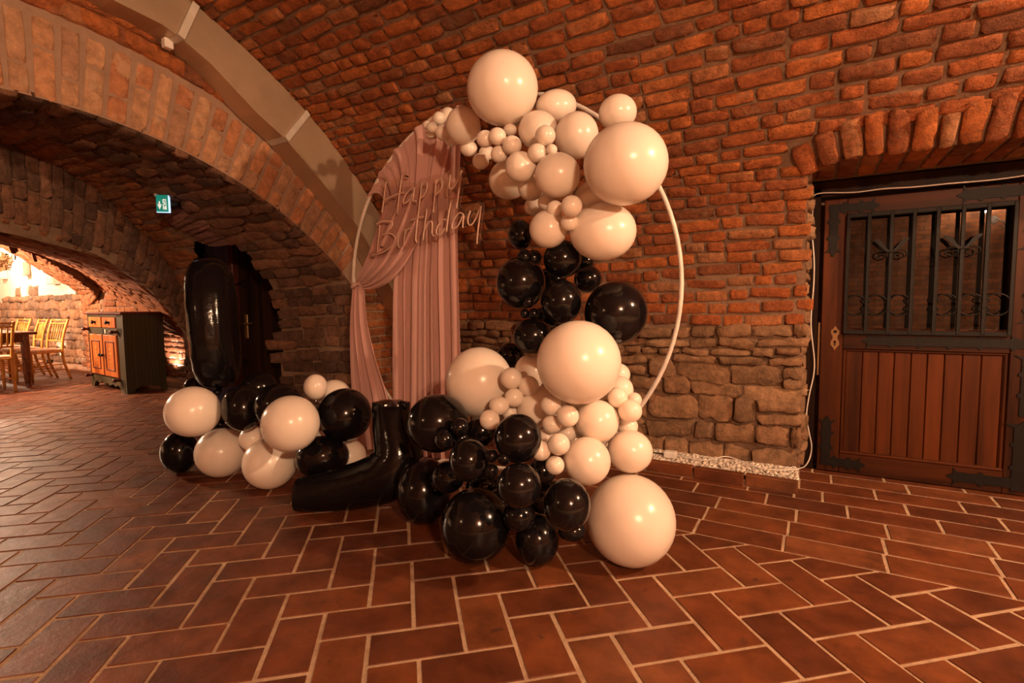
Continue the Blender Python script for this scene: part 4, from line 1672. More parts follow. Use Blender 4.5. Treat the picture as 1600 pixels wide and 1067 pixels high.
for nm, sts in strokes.items():
    m = MB()
    for st in sts:
        m.tube(smooth_path([rp(x, y, SD) for x, y in st], 6), 0.0052, 7)
    o = keep_at(m.build(nm.split('.')[0], M_TUBE, neon, True), neon)
plate = [(597, 279), (606, 275), (611, 283), (622, 268), (634, 268), (637, 284), (652, 286), (656, 279), (668, 277), (676, 273), (690, 272), (699, 266), (714, 262), (727, 262), (724, 290), (720, 319), (725, 327), (735, 321), (750, 315), (757.5, 319), (754, 350), (750, 385), (741, 387), (739, 360), (730, 358), (722, 364), (700, 368), (684, 374), (660, 384), (640, 388), (626, 394), (606, 400), (592, 404), (577, 404), (576, 396), (584, 390), (584, 372), (586, 356), (583, 348), (592, 342), (594, 336), (592, 318)]
m = MB()
PL = [rp(x, y, SD - 0.012) for x, y in plate]
n = len(PL)
m.add(PL + [p - EN * 0.004 for p in PL], [tuple(range(n)), tuple(range(2 * n - 1, n - 1, -1))] + [(i, (i + 1) % n, (i + 1) % n + n, i + n) for i in range(n)])
keep_at(m.build('acrylic_plate', M_ACRYLIC, neon), neon)
for x, y in ((633, 275), (709, 299), (595.5, 386), (741, 330)):
    p = rp(x, y, SD)
    keep_at(MB().tube([p - EN * 0.03, p + EN * 0.004], 0.006, 8).build('standoff', M_BRASS, neon), neon)
for x, y in ((633, 268), (712, 262)):
    p = rp(x, y, SD - 0.012)
    q = RC + E2 * math.sqrt(max(0.0, RR ** 2 - np.dot(p - RC, E1) ** 2)) + E1 * np.dot(p - RC, E1)
    keep_at(MB().tube([p, q], 0.0012, 5).build('hanging_wire', M_ACRYLIC, neon), neon)

# ------------------------------------------------------------------ balloons
def balloon_mesh(name, mat):
    prof_b = []
    n = 22
    for k in range(n + 1):
        t = math.pi * k / n
        z = math.cos(t)
        r = math.sin(t)
        if z < 0:
            r *= 1 - 0.05 * z * z
            z *= 1.06
        prof_b.append((max(r, 0.004), z))
    return prof_b


def make_balloon_mesh(name, mat, seg=36):
    m = MB().lathe(balloon_mesh(name, mat), seg=seg)
    me = mesh_from(name, m.V, m.F, mat, True)
    import bmesh
    bm = bmesh.new()
    bm.from_mesh(me)
    bmesh.ops.recalc_face_normals(bm, faces=bm.faces)
    bm.to_mesh(me)
    bm.free()
    return me


def make_knot(mat):
    m = MB().lathe([(0.02, -1.02), (0.035, -1.07), (0.055, -1.10), (0.045, -1.13), (0.05, -1.17), (0.075, -1.20), (0.03, -1.205)], seg=10)
    return mesh_from('knot', m.V, m.F, mat, True)


BM = {'w': (make_balloon_mesh('balloon', M_WHITE_B), make_knot(M_WHITE_B)), 'b': (make_balloon_mesh('balloon', M_BLACK_B), make_knot(M_BLACK_B))}
placed = []


def floor_depth(cx, cy, rx, ry):
    d = ray(cx, cy)
    kx, ky = math.sqrt(1 + ((cx - 800) / FOCAL) ** 2), math.sqrt(1 + ((cy - 533.5) / FOCAL) ** 2)
    return CAM_H / (ry / FOCAL / ky - d[2])


def balloon(kind, cx, cy, rx, ry, D, label, group, down=False, slack=0.80, Dmax=9.0):
    kx, ky = math.sqrt(1 + ((cx - 800) / FOCAL) ** 2), math.sqrt(1 + ((cy - 533.5) / FOCAL) ** 2)
    if D == 'F':
        D = floor_depth(cx, cy, rx, ry)
    else:
        lim = min(Dmax, floor_depth(cx, cy, rx, ry) if ray(cx, cy)[2] < -0.02 else 9.0)
        while D < lim:
            c = deep(cx, cy, D)
            r = (rx / kx + ry / ky) / 2 * D / FOCAL
            if all(np.linalg.norm(c - q) > slack * (r + s) or np.linalg.norm(c - q) < 0 for q, s in placed):
                break
            D += 0.012
        D = min(D, lim)
    c = deep(cx, cy, D)
    a, b_ = rx / kx * D / FOCAL, ry / ky * D / FOCAL
    r = (a + b_) / 2
    placed.append((c, r))
    me, kn = BM[kind]
    o = bpy.data.objects.new('balloon', me)
    view = (c - CC) / np.linalg.norm(c - CC)
    rt = np.cross(view, (0, 0, 1))
    rt /= np.linalg.norm(rt)
    up = np.cross(rt, view)
    rs = np.random.default_rng(int(cx * 7 + cy * 13))
    if down:
        ax = np.array([0, 0, 1.0])
    else:   # knot points away from the viewer, into the bunch
        ax = -view + rt * rs.uniform(-.5, .5) + up * rs.uniform(-.5, .5)
    ax /= np.linalg.norm(ax)
    x = np.cross(ax, up + 0.001 * rt) if abs(np.dot(ax, up)) < 0.95 else np.cross(ax, rt)
    x /= np.linalg.norm(x)
    y = np.cross(ax, x)
    Rm = np.column_stack([x, y, ax])
    Sm = a * np.outer(rt, rt) + b_ * np.outer(up, up) + r * np.outer(view, view)
    Mm = Sm @ Rm
    o.matrix_world = Matrix(((*Mm[0], c[0]), (*Mm[1], c[1]), (*Mm[2], c[2]), (0, 0, 0, 1)))
    COL.objects.link(o)
    tag(o, label, 'balloon', group)
    if rx > 17:
        k = bpy.data.objects.new('knot', kn)
        link(k, o)
    return o


G_TOP, G_COL, G_LOW, G_BLK, G_NUM = ('white balloons on the upper garland', 'black balloons in the middle of the garland', 'white balloons on the lower garland',
                                     'black balloons at the foot of the garland', 'balloons piled under the long black number')
LIST = [
    # upper white garland, front to back
    ('w', 977, 257, 66.6, 66, 1.80, 'largest white balloon of the upper garland, next to the bare hoop', G_TOP),
    ('w', 785, 139, 55.6, 60.7, 2.18, 'big white balloon at the very top of the garland', G_TOP),
    ('w', 893, 322, 17, 17, 1.88, 'small white balloon, topmost front one of the trio above the lowest big white pair', G_TOP),
    ('w', 862, 234, 9, 9, 1.98, 'tiniest white balloon in the cluster under the two mid-size top balloons', G_TOP),
    ('w', 852, 212, 16, 17, 2.0, 'small upright white balloon in front of the mid-size one below the top balloon', G_TOP),
    ('w', 839.5, 239, 15, 15, 2.0, 'small white balloon hanging lowest in the three before the mid-size ones', G_TOP),
    ('w', 777, 213, 14, 14, 2.12, 'small shiny white balloon just under the big top balloon', G_TOP),
    ('w', 800, 227, 15.5, 15.5, 2.10, 'small white balloon, right end of the little chain below the top balloon', G_TOP),
    ('w', 758, 217, 14, 14, 2.16, 'small white balloon, left end of the little chain below the top balloon', G_TOP),
    ('w', 780, 241, 13.5, 13.5, 2.14, 'small white balloon, lowest of the little chain below the top balloon', G_TOP),
    ('w', 813.5, 261, 24.6, 24.6, 2.05, 'medium white balloon below the little chain of small ones', G_TOP),
    ('w', 871, 274, 36, 36, 1.98, 'white balloon half hidden by the largest one of the upper garland', G_TOP),
    ('w', 890, 347, 14, 14, 1.94, 'small white balloon, lowest of the trio above the lowest big white pair', G_TOP),
    ('w', 867, 326, 13, 13, 1.98, 'small white balloon, leftmost of the trio above the lowest big white pair', G_TOP),
    ('w', 857, 358, 30, 30, 2.0, 'white balloon touching the black column, smaller of the lowest pair', G_TOP),
    ('w', 941.6, 362, 53, 46, 1.98, 'big white balloon with a faint ridge below the largest one, above the black column', G_TOP),
    ('w', 840.5, 203.4, 31, 31, 2.15, 'medium white balloon beside the big top balloon with tiny ones before it', G_TOP),
    ('w', 901, 212, 34, 38, 2.1, 'white balloon behind the upper left rim of the largest one', G_TOP),
    ('w', 879, 217, 13, 13, 2.05, 'small bright white balloon between two mid-size ones near the top', G_TOP),
    ('w', 965, 176, 30, 29, 2.15, 'white balloon standing above the largest one of the upper garland', G_TOP),
    ('w', 869, 166, 33, 27, 2.3, 'white balloon to the right of the big top one, where the hoop shows', G_TOP),
    ('w', 797, 203, 11, 10, 2.2, 'small white balloon tucked directly below the big top balloon', G_TOP),
    ('w', 830, 293, 21, 21, 2.15, 'medium white balloon tucked under the medium one below the little chain', G_TOP),
    ('w', 928, 312, 32, 30, 2.0, 'white balloon in the gap between the largest and the ridged one', G_TOP),
    ('w', 854, 316, 14, 14, 2.1, 'small shaded white balloon behind the trio of small ones', G_TOP),
    ('w', 724, 196.5, 27, 31, 2.45, 'white balloon at the left of the big top balloon, partly in its shade', G_TOP),
    ('w', 675, 199, 9, 9, 2.6, 'tiny white balloon in front at the tip of the garland above the curtain', G_TOP),
    ('w', 667, 195.6, 6.5, 7, 2.65, 'tiny white balloon furthest out at the tip above the curtain', G_TOP),
    ('w', 673, 209, 8, 7, 2.66, 'tiny white balloon lowest at the tip above the curtain', G_TOP),
    ('w', 692, 207, 12, 13, 2.6, 'small shaded white balloon at the top of the pink curtain', G_TOP),
    ('w', 686, 185, 10, 11, 2.66, 'tiny white balloon, second highest near the tip above the curtain', G_TOP),
    ('w', 700, 181, 12, 14, 2.66, 'small white balloon, highest near the tip above the curtain', G_TOP),
    ('w', 706, 218, 12, 11, 2.6, 'small shaded balloon pressed on the upper right corner of the curtain', G_TOP),
    ('w', 732.5, 232, 13.5, 13, 2.5, 'small pinkish balloon in the shade right of the curtain top', G_TOP),
    ('w', 751, 252, 13, 13, 2.45, 'small pinkish balloon hanging lowest in the shade right of the curtain', G_TOP),
    ('w', 761, 239, 13, 12, 2.45, 'small shaded balloon behind the little chain, above the lowest pinkish one', G_TOP),
    ('w', 795, 281, 31.5, 31.5, 2.35, 'large pinkish balloon in the shade behind the medium ones', G_TOP),
    ('w', 835, 323, 16, 15, 2.25, 'small shaded pink balloon just above the topmost black one', G_TOP),
    # black column
    ('b', 962, 489, 50, 49, 2.0, 'biggest black balloon of the middle, before the bare hoop', G_COL),
    ('b', 877, 472, 32, 35, 2.05, 'shiny black balloon in the centre of the black column', G_COL),
    ('b', 820, 401, 12, 12, 2.12, 'small black balloon at the left of the crumpled pair high in the column', G_COL),
    ('b', 834, 403, 13, 13, 2.10, 'small black balloon at the right of the crumpled pair high in the column', G_COL),
    ('b', 879, 405, 30, 30, 2.1, 'black balloon directly under the lowest white pair', G_COL),
    ('b', 826, 472, 9, 9, 2.08, 'tiny black balloon, upper one of three beside the big left black balloon', G_COL),
    ('b', 834, 490, 8.5, 8.5, 2.08, 'tiny black balloon, lower right of three on the black column', G_COL),
    ('b', 820, 490, 7.5, 7.5, 2.10, 'tiny black balloon, lower left of three on the black column', G_COL),
    ('b', 814, 442, 39, 41, 2.15, 'big black balloon on the left side of the black column', G_COL),
    ('b', 832, 525, 31, 28, 2.12, 'black balloon left of the big white one below the column', G_COL),
    ('b', 918.5, 436, 22, 21, 2.2, 'black balloon in the gap above the biggest black one', G_COL),
    ('b', 813, 367, 18, 25, 2.25, 'black balloon at the top of the column below a pink one', G_COL),
    ('b', 798, 556, 22, 20, 2.35, 'black balloon at the column foot behind two white ones', G_COL),
    ('b', 912, 408, 16, 14, 2.25, 'black balloon mostly hidden under the ridged white one', G_COL),
    ('b', 850, 506, 28, 26, 2.3, 'black balloon deep in the column behind the tiny three', G_COL),
    ('b', 862, 440, 24, 24, 2.35, 'black balloon deep inside the column between the big ones', G_COL),
    # lower white
    ('w', 985, 812, 70, 73.6, 'F', 'very large white balloon standing on the floor tiles', G_LOW),
    ('w', 904, 566, 66, 65.5, 1.86, 'large glowing white balloon under the black column', G_LOW),
    ('w', 873, 694, 17.5, 17.5, 1.80, 'small bright white balloon, upper right of three by the black foot balloons', G_LOW),
    ('w', 845, 704, 16, 16, 1.82, 'small white balloon, left of three by the black foot balloons', G_LOW),
    ('w', 867, 727, 15, 15, 1.82, 'small white balloon, lowest of three by the black foot balloons', G_LOW),
    ('w', 887, 650, 17.5, 17.5, 1.88, 'small bright white balloon right under the glowing large one', G_LOW),
    ('w', 861.5, 633, 17, 16, 1.92, 'small white balloon under the left rim of the glowing large one', G_LOW),
    ('w', 862.5, 663, 15.5, 15, 1.94, 'small white balloon below its twin under the glowing large one', G_LOW),
    ('w', 917, 720, 37, 38, 1.86, 'white balloon directly above the very large floor one', G_LOW),
    ('w', 933, 658, 34, 34, 1.95, 'white balloon below the right half of the glowing large one', G_LOW),
    ('w', 984.5, 642, 19, 18, 1.92, 'small white balloon nearest the lower end of the bare hoop', G_LOW),
    ('w', 965, 621, 16, 16, 1.95, 'small white balloon on the right of the glowing large one, left of a similar one', G_LOW),
    ('w', 984, 705, 36, 34, 1.98, 'white balloon on the outer right side above the very large floor one', G_LOW),
    ('w', 991, 625, 12, 12, 2.0, 'smallest white balloon near the lower end of the bare hoop', G_LOW),
    ('w', 980, 666, 17, 16, 2.0, 'small white balloon under the one nearest the lower hoop end', G_LOW),
    ('w', 968, 609, 22, 22, 2.05, 'white balloon peeking out behind the glowing one beside the hoop', G_LOW),
    ('w', 799, 591, 17, 17, 2.05, 'small white balloon, highest of the chain beside the large left white one', G_LOW),
    ('w', 826, 603, 16, 16, 2.05, 'small white balloon, right in the chain beside the large left white one', G_LOW),
    ('w', 803.5, 621, 15, 15, 2.05, 'small white balloon, middle of the chain beside the large left white one', G_LOW),
    ('w', 818, 587, 7, 7, 2.12, 'tiny white balloon between the two highest of the chain', G_LOW),
    ('w', 780, 634, 16, 15, 2.03, 'small white balloon, second lowest of the chain above the black ones', G_LOW),
    ('w', 765, 656, 16, 16, 1.98, 'small white balloon, lowest of the chain, resting on the black ones', G_LOW),
    ('w', 796, 644, 12, 12, 2.1, 'small white balloon half hidden by the low end of the chain', G_LOW),
    ('w', 749, 597, 52, 55, 2.22, 'large white balloon in front of the curtain edge', G_LOW),
    ('w', 841, 638, 33, 36, 2.1, 'white balloon filling the middle behind the chain of small ones', G_LOW),
    ('w', 827, 583, 23, 29, 2.25, 'shaded white balloon behind the glowing large one', G_LOW),
    ('w', 886, 677, 15, 14, 2.0, 'small white balloon deep between the two trios', G_LOW),
    ('w', 853, 682, 13, 12, 1.98, 'small white balloon tucked behind the lower trio', G_LOW),
    ('w', 965, 585, 20, 18, 2.15, 'white balloon hidden behind the glowing large one towards the hoop', G_LOW),
    # lower black
    ('b', 839, 843, 34, 43, 'F', 'black balloon on the floor, between the biggest black one and the white giant', G_BLK),
    ('b', 743, 820, 54, 60, 'F', 'biggest black balloon standing on the floor in front', G_BLK),
    ('b', 662, 766, 43, 53, 'F', 'black balloon on the floor beside the foil number foot', G_BLK),
    ('b', 886, 788, 36.5, 42, 1.72, 'black balloon touching the white giant on the floor', G_BLK),
    ('b', 811, 758.6, 35, 36, 1.72, 'black balloon with two highlights above the front floor ones', G_BLK),
    ('b', 787.5, 716, 10, 11, 1.78, 'tiny black balloon, right of the three in the black heap centre', G_BLK),
    ('b', 768, 712, 10.5, 10.5, 1.80, 'tiny black balloon, upper left of the three in the black heap centre', G_BLK),
    ('b', 768, 735, 11, 11, 1.80, 'tiny black balloon, lowest of the three in the black heap centre', G_BLK),
    ('b', 809.5, 684.5, 36.5, 39, 1.82, 'black balloon at the top of the heap under the white chain', G_BLK),
    ('b', 733.6, 719, 32, 34, 1.88, 'black balloon above the biggest floor one, left of the tiny three', G_BLK),
    ('b', 694, 687, 15, 16, 1.98, 'small black balloon, left of the trio on the upper left black one', G_BLK),
    ('b', 718, 668, 15, 15.5, 2.0, 'small black balloon, upper right of the trio on the upper left black one', G_BLK),
    ('b', 721, 685, 13, 13, 2.02, 'small black balloon, lower right of the trio on the upper left black one', G_BLK),
    ('b', 684, 661, 49, 46, 2.15, 'big black balloon at the upper left of the heap, before the curtain', G_BLK),
    ('b', 848, 735, 22, 21, 1.85, 'black balloon half covered by the lower small white trio', G_BLK),
    ('b', 752, 674, 24, 24, 2.1, 'black balloon behind the small trio, below the large left white one', G_BLK),
    ('b', 893, 829, 22, 16, 1.95, 'black balloon in the shade on the floor behind the white giant', G_BLK),
    ('b', 811, 806, 26, 26, 1.95, 'black balloon deep in the heap just above the floor', G_BLK),
    ('b', 784, 793, 34, 34, 2.05, 'black balloon filling the dark gap behind the biggest floor one', G_BLK),
    ('b', 850, 775, 30, 28, 2.0, 'black balloon filling the dark gap behind the white giant side', G_BLK),
    ('b', 757, 762, 30, 28, 2.05, 'black balloon in the dark gap above the biggest floor one', G_BLK),
    ('b', 700, 745, 26, 26, 2.15, 'black balloon deep between the two left floor ones', G_BLK),
    # pile under the number
    ('w', 422, 723, 44, 41.5, 'F', 'white balloon on the floor in the middle of the pile', G_NUM),
    ('w', 346, 707, 43, 39, 'F', 'white balloon on the floor next to the black corner one', G_NUM),
    ('b', 280, 706, 31, 33, 'F', 'black balloon on the floor at the outer corner of the pile', G_NUM),
    ('w', 454, 662, 47, 44.6, 2.72, 'white balloon on top in the middle of the pile, with a faint crease', G_NUM),
    ('b', 504, 714, 43, 34, 2.98, 'black balloon on the floor behind the lying foil foot', G_NUM),
    ('w', 301.7, 643, 46, 39.5, 2.95, 'white balloon on top at the outer end of the pile', G_NUM),
    ('b', 539, 648, 43, 42, 3.0, 'shiny black balloon on top beside the curtain tail', G_NUM),
    ('b', 437, 634, 41, 35, 2.9, 'black balloon behind the white one on top', G_NUM),
    ('b', 379, 637, 33, 37, 3.0, 'black balloon just right of the number foot', G_NUM),
    ('w', 493, 604, 19, 19.5, 2.9, 'small white balloon with a visible neck on top of the pile', G_NUM),
    ('w', 395, 685, 22, 20, 3.15, 'shaded white balloon seen in the gap under two black ones', G_NUM),
    ('w', 487, 692, 24, 22, 3.0, 'shaded white balloon behind the creased white one', G_NUM),
    ('w', 522, 617, 27, 24, 3.1, 'shaded white balloon behind the small necked one', G_NUM),
    ('w', 546, 713, 27, 27, 3.0, 'shaded white balloon behind the curtain-side black ones, near the floor', G_NUM),
    ('b', 405, 607, 31, 25, 3.35, 'black balloon at the back of the pile', G_NUM),
    ('b', 306, 606, 20, 18, 3.45, 'black balloon peeking out behind the outer white top one', G_NUM),
    ('b', 340, 668, 24, 24, 3.3, 'black balloon carrying the long number, deep in the pile', G_NUM),
]
SCALE_D = {G_TOP: 1.17, G_COL: 1.17, G_LOW: 1.12, G_BLK: 1.08, G_NUM: 1.0}
for e in LIST:
    e = list(e)
    if e[5] != 'F':
        e[5] *= SCALE_D[e[7]]
    balloon(*e, down=(e[1] == 493))

# ------------------------------------------------------------------ foil number balloons
zero = thing('foil_balloon', 'tall black foil zero seen edge on, standing on the balloon pile', 'balloon', tuple(deep(333, 612, 3.12)))
ZD = 3.30
bot, top = deep(343, 604, ZD), deep(327, 408, ZD)
axv = (top - bot) / np.linalg.norm(top - bot)
view = (bot - CC) / np.linalg.norm(bot - CC)
side = np.cross(view, axv)
side /= np.linalg.norm(side)
dep_ = np.cross(axv, side)
yawz = math.radians(78)
wv = side * math.cos(yawz) + dep_ * math.sin(yawz)       # direction of the figure's width
nv = -side * math.sin(yawz) + dep_ * math.cos(yawz)      # direction of its thickness
Hh = np.linalg.norm(top - bot)
cz = (top + bot) / 2
n_p, n_s = 72, 22
G = np.zeros((n_p, n_s, 3))
rin = 0.105
for i in range(n_p):
    a = 2 * math.pi * i / n_p
    ex, ez = 0.15, Hh / 2 - rin + 0.02
    cxx, czz = ex * math.copysign(abs(math.cos(a)) ** 0.8, math.cos(a)), ez * math.copysign(abs(math.sin(a)) ** 0.75, math.sin(a))
    nx, nz = math.cos(a) / ex, math.sin(a) / ez
    nn = math.hypot(nx, nz)
    nx, nz = nx / nn, nz / nn
    curv = abs(math.sin(a)) ** 6
    for k in range(n_s):
        b = 2 * math.pi * k / n_s
        ci, co = math.cos(b), math.sin(b)
        wr = 1 + 0.05 * curv * math.sin(a * 46) * max(0, ci * -1 + 0.3) - 0.05 * max(0, abs(ci) - 0.85) * 6 + 0.012 * math.sin(a * 17 + b * 2)
        ro, rt_ = rin * wr * ci, 0.118 * wr * math.copysign(abs(co) ** 0.85, co)
        G[i, k] = cz + wv * (cxx + nx * ro) + axv * (czz + nz * ro) + nv * rt_
Gc = np.concatenate([G, G[:, :1]], 1)
m = MB().grid(Gc, True)
o = keep_at(m.build('foil_skin', M_FOIL, zero, True), zero)
tp = bot - axv * 0.02
keep_at(MB().tube([tp + wv * -0.02, tp - wv * 0.05 - axv * 0.02, tp - wv * 0.09 - axv * 0.01], [0.02, 0.012, 0.018], 8).build('filling_tab', M_FOIL, zero, True), zero)

one = thing('foil_balloon', 'black foil number lying with its broad foot on the floor by the curtain', 'balloon', tuple(deep(560, 790, 2.62) * np.array([1, 1, 0])))
path = [((472, 772), 2.72, 0.100, 0.10), ((490, 771), 2.71, 0.112, 0.105), ((530, 764), 2.68, 0.125, 0.11), ((570, 755), 2.66, 0.14, 0.12), ((604, 742), 2.65, 0.155, 0.13), ((622, 715), 2.66, 0.150, 0.13), ((616, 684), 2.68, 0.122, 0.12), ((612, 660), 2.70, 0.112, 0.11), ((611, 640), 2.72, 0.106, 0.10), ((611, 628), 2.72, 0.098, 0.085)]
C3 = smooth_path([deep(x, y, D + 0.11) for (x, y), D, _, _ in path], 6)
rad = smooth_path([(a * 1.04, b, 0) for _, _, a, b in path], 6)
n_s = 26
T = np.gradient(C3, axis=0)
T /= np.linalg.norm(T, axis=1, keepdims=True)
G = np.zeros((len(C3), n_s + 1, 3))
vw = (C3[len(C3) // 2] - CC)
vw /= np.linalg.norm(vw)
for i in range(len(C3)):
    bn = vw - T[i] * np.dot(vw, T[i])
    bn /= np.linalg.norm(bn)
    nn = np.cross(T[i], bn)
    tt = i / (len(C3) - 1)
    endk = max(0, (tt - 0.80) / 0.2)
    sq = max(0, 1 - tt / 0.06)
    for k in range(n_s + 1):
        b = 2 * math.pi * k / n_s
        fl = 1 + 0.13 * endk * math.cos(6 * b) + 0.03 * max(0, 1 - abs(tt - 0.5) / 0.15) * math.cos(9 * b) * math.sin(tt * 150)
        ce, se = math.cos(b), math.sin(b)
        pw = 1 - 0.35 * max(0, 1 - tt / 0.3)
        ce, se = math.copysign(abs(ce) ** pw, ce), math.copysign(abs(se) ** pw, se)
        p = C3[i] + nn * rad[i][0] * 0.88 * fl * ce + bn * rad[i][1] * fl * se
        p[2] = max(p[2], 0.004)
        G[i, k] = p
m = MB().grid(G)
for i, cap in ((0, C3[0] - T[0] * 0.012), (len(C3) - 1, C3[-1] + T[-1] * 0.012)):
    b0_ = len(m.V)
    m.add(list(G[i]) + [cap], [(k, k + 1, n_s + 1) for k in range(n_s)])
keep_at(m.build('foil_skin', M_FOIL, one, True), one)
tp = C3[-1] + rad[-1][0] * 0.62 * E1 + np.array([0, 0, -0.012])
keep_at(MB().tube([tp, tp + E1 * 0.012 + np.array([0, 0, 0.012]), tp + E1 * 0.03 + np.array([0, 0, 0.006]), tp + E1 * 0.042 + np.array([0, 0, -0.02])], [0.022, 0.016, 0.018, 0.012], 8).build('filling_tab', M_FOIL, one, True), one)

# ------------------------------------------------------------------ painted cabinet in the hall
CW, CD, CH = 1.34, 0.45, 1.045
cab = thing('painted_cabinet', 'old olive green cabinet with orange floral doors and drawers', 'cabinet', (-7.508, 3.138, 0), math.atan2(0.13, -1.353) - math.pi)


def cbox(name, x0, x1, y0, y1, z0, z1, mat, bev=0.0, parent=None):
    return MB().box(x0, x1, y0, y1, z0, z1, bev).build(name, mat, parent or cab)


# local: x from -CW (far end) to 0 (near end), y from 0 (front) to CD (back)
m = MB()
side_out = [(0, 0), (0.07, 0), (0.10, 0.05), (0.16, 0.085), (0.21, 0.075), (0.26, 0.085), (0.33, 0.06), (0.385, 0.05), (0.395, 0.0), (CD, 0), (CD, CH - 0.03), (0, CH - 0.03)]
for x in (-CW, -0.03):
    m2 = MB().prism(side_out, lambda u, v, d: (d, u, v), x, x + 0.03)
    m2.build('side_panel', M_OLIVE, cab)
cbox('back_panel', -CW + 0.03, -0.03, CD - 0.02, CD, 0.08, CH - 0.03, M_OLIVE)
cbox('carcass', -CW + 0.03, -0.03, 0.03, CD - 0.02, 0.14, CH - 0.04, M_DARKWOOD)
cbox('cabinet_top', -CW - 0.02, 0.02, -0.025, CD + 0.01, CH - 0.032, CH, M_MAROON, 0.008)
fz = lambda k: CH * (1 - k)
cbox('face_frame', -CW + 0.03, -0.03, 0.0, 0.03, fz(0.06), CH - 0.032, M_OLIVE)
cbox('face_frame', -CW + 0.03, -0.03, 0.0, 0.03, fz(0.285), fz(0.20), M_OLIVE)
cbox('face_frame', -0.22, -0.03, 0.0, 0.03, 0.0, CH - 0.032, M_OLIVE)
cbox('face_frame', -CW + 0.03, -CW + 0.09, 0.0, 0.03, 0.0, CH - 0.032, M_OLIVE)
skirt = [(-CW + 0.03, 0.17), (-CW + 0.03, 0.0), (-CW + 0.10, 0.0), (-CW + 0.14, 0.06)] + [(-CW + 0.14 + k * 0.1, 0.06 + (0.035 if k % 2 else 0.0)) for k in range(1, 10)] + [(-0.22, 0.05), (-0.10, 0.03), (-0.09, 0.0), (-0.03, 0.0), (-0.03, 0.17)]
MB().prism(skirt, lambda u, v, d: (u, d, v), 0.0, 0.03).build('skirt', M_OLIVE, cab)


def flower(parent, cx, z0, z1, y, w):
    m_ = MB()
    h = z1 - z0
    for k, (fx, fz_, r) in enumerate(((0, 0.80, 0.30), (-0.22, 0.60, 0.2), (0.22, 0.60, 0.2), (0, 0.45, 0.26), (-0.2, 0.26, 0.18), (0.2, 0.26, 0.18), (0, 0.12, 0.2))):
        pts = [(cx + w * fx + w * r * math.cos(t) * (1 if i % 2 else 0.6), z0 + h * fz_ + w * r * math.sin(t) * (1 if i % 2 else 0.6)) for i, t in enumerate(np.linspace(0, 2 * math.pi, 12, endpoint=False))]
        m_.prism(pts, lambda u, v, d: (u, d, v), y - 0.002, y)
    return m_.build('painted_flowers', M_GOLD, parent)


for x0, x1 in ((-CW + 0.09, -0.75), (-0.72, -0.22)):
    dr = cbox('drawer', x0 + 0.008, x1 - 0.008, -0.014, 0.03, fz(0.198), fz(0.065), M_ORANGE, 0.006)
    flower(dr, (x0 + x1) / 2 - 0.1, fz(0.19), fz(0.075), -0.0145, 0.05)
    flower(dr, (x0 + x1) / 2 + 0.1, fz(0.19), fz(0.075), -0.0145, 0.05)
    m2 = MB().lathe([(0.012, -0.055), (0.024, -0.05), (0.026, -0.035), (0.010, -0.025), (0.010, -0.012)], ((x0 + x1) / 2, 0, fz(0.13)), 12, 1).box((x0 + x1) / 2 - 0.06, (x0 + x1) / 2 + 0.06, -0.017, -0.014, fz(0.145), fz(0.115))
    m2.build('knob', M_IRON, dr)
    dd = cbox('cabinet_door', x0 + 0.006, x1 - 0.006, -0.014, 0.03, 0.19, fz(0.29), M_ORANGE, 0.006)
    for a, b, c, e in ((x0 + 0.09, x1 - 0.09, 0.27, 0.285), (x0 + 0.09, x1 - 0.09, 0.645, 0.66), (x0 + 0.09, x0 + 0.105, 0.27, 0.66), (x1 - 0.105, x1 - 0.09, 0.27, 0.66)):
        MB().box(a, b, -0.022, -0.013, c, e, 0.002).build('bead', M_MAROON, dd)
    flower(dd, (x0 + x1) / 2, 0.30, 0.63, -0.0145, 0.11)
    kx_ = x1 - 0.03 if x1 < -0.5 else x0 + 0.03
    MB().lathe([(0.010, -0.06), (0.020, -0.055), (0.020, -0.04), (0.008, -0.03), (0.008, -0.012)], (kx_, 0, 0.47), 10, 1).build('knob', M_IRON, dd)
    cbox('edge_strip', x0 - 0.006, x0 + 0.006, -0.018, 0.0, 0.19, fz(0.29), M_MAROON)
cbox('lock_plate', -0.75, -0.70, -0.006, 0.0, fz(0.275), fz(0.215), M_IRON)
cbox('lock_plate', -0.66, -0.61, -0.008, 0.0, fz(0.27), fz(0.22), M_BOX)
for x, z in ((-CW + 0.06, fz(0.225)), (-0.20, fz(0.245)), (-CW + 0.08, 0.165), (-0.20, 0.165)):
    MB().lathe([(0.008, -0.09), (0.022, -0.08), (0.024, -0.05), (0.014, -0.035), (0.022, -0.02), (0.022, 0.0)], (x, 0, z), 12, 1).build('turned_peg', M_MAROON, cab)
cbox('pilaster', -0.235, -0.205, -0.02, 0.01, 0.19, fz(0.28), M_ORANGE, 0.008)

# ------------------------------------------------------------------ dining table and chairs in the hall
tb = thing('dining_table', 'dark wooden dining table among gilt chairs in the far hall', 'table', (-10.55, 2.40, 0))
MB().box(-1.05, 1.05, -0.52, 0.52, 0.735, 0.775, 0.008).build('table_top', M_TABLE, tb)
for y in (-0.44, 0.40):
    MB().box(-0.95, 0.95, y, y + 0.03, 0.63, 0.735).build('apron', M_TABLE, tb)
for x in (-0.95, 0.93):
    MB().box(x, x + 0.03, -0.44, 0.43, 0.63, 0.735).build('apron', M_TABLE, tb)
for x in (-0.93, 0.93):
    for y in (-0.41, 0.41):
        MB().lathe([(0.035, 0), (0.03, 0.04), (0.042, 0.12), (0.052, 0.55), (0.05, 0.735)], (x, y, 0), 8).build('leg', M_TABLE, tb)


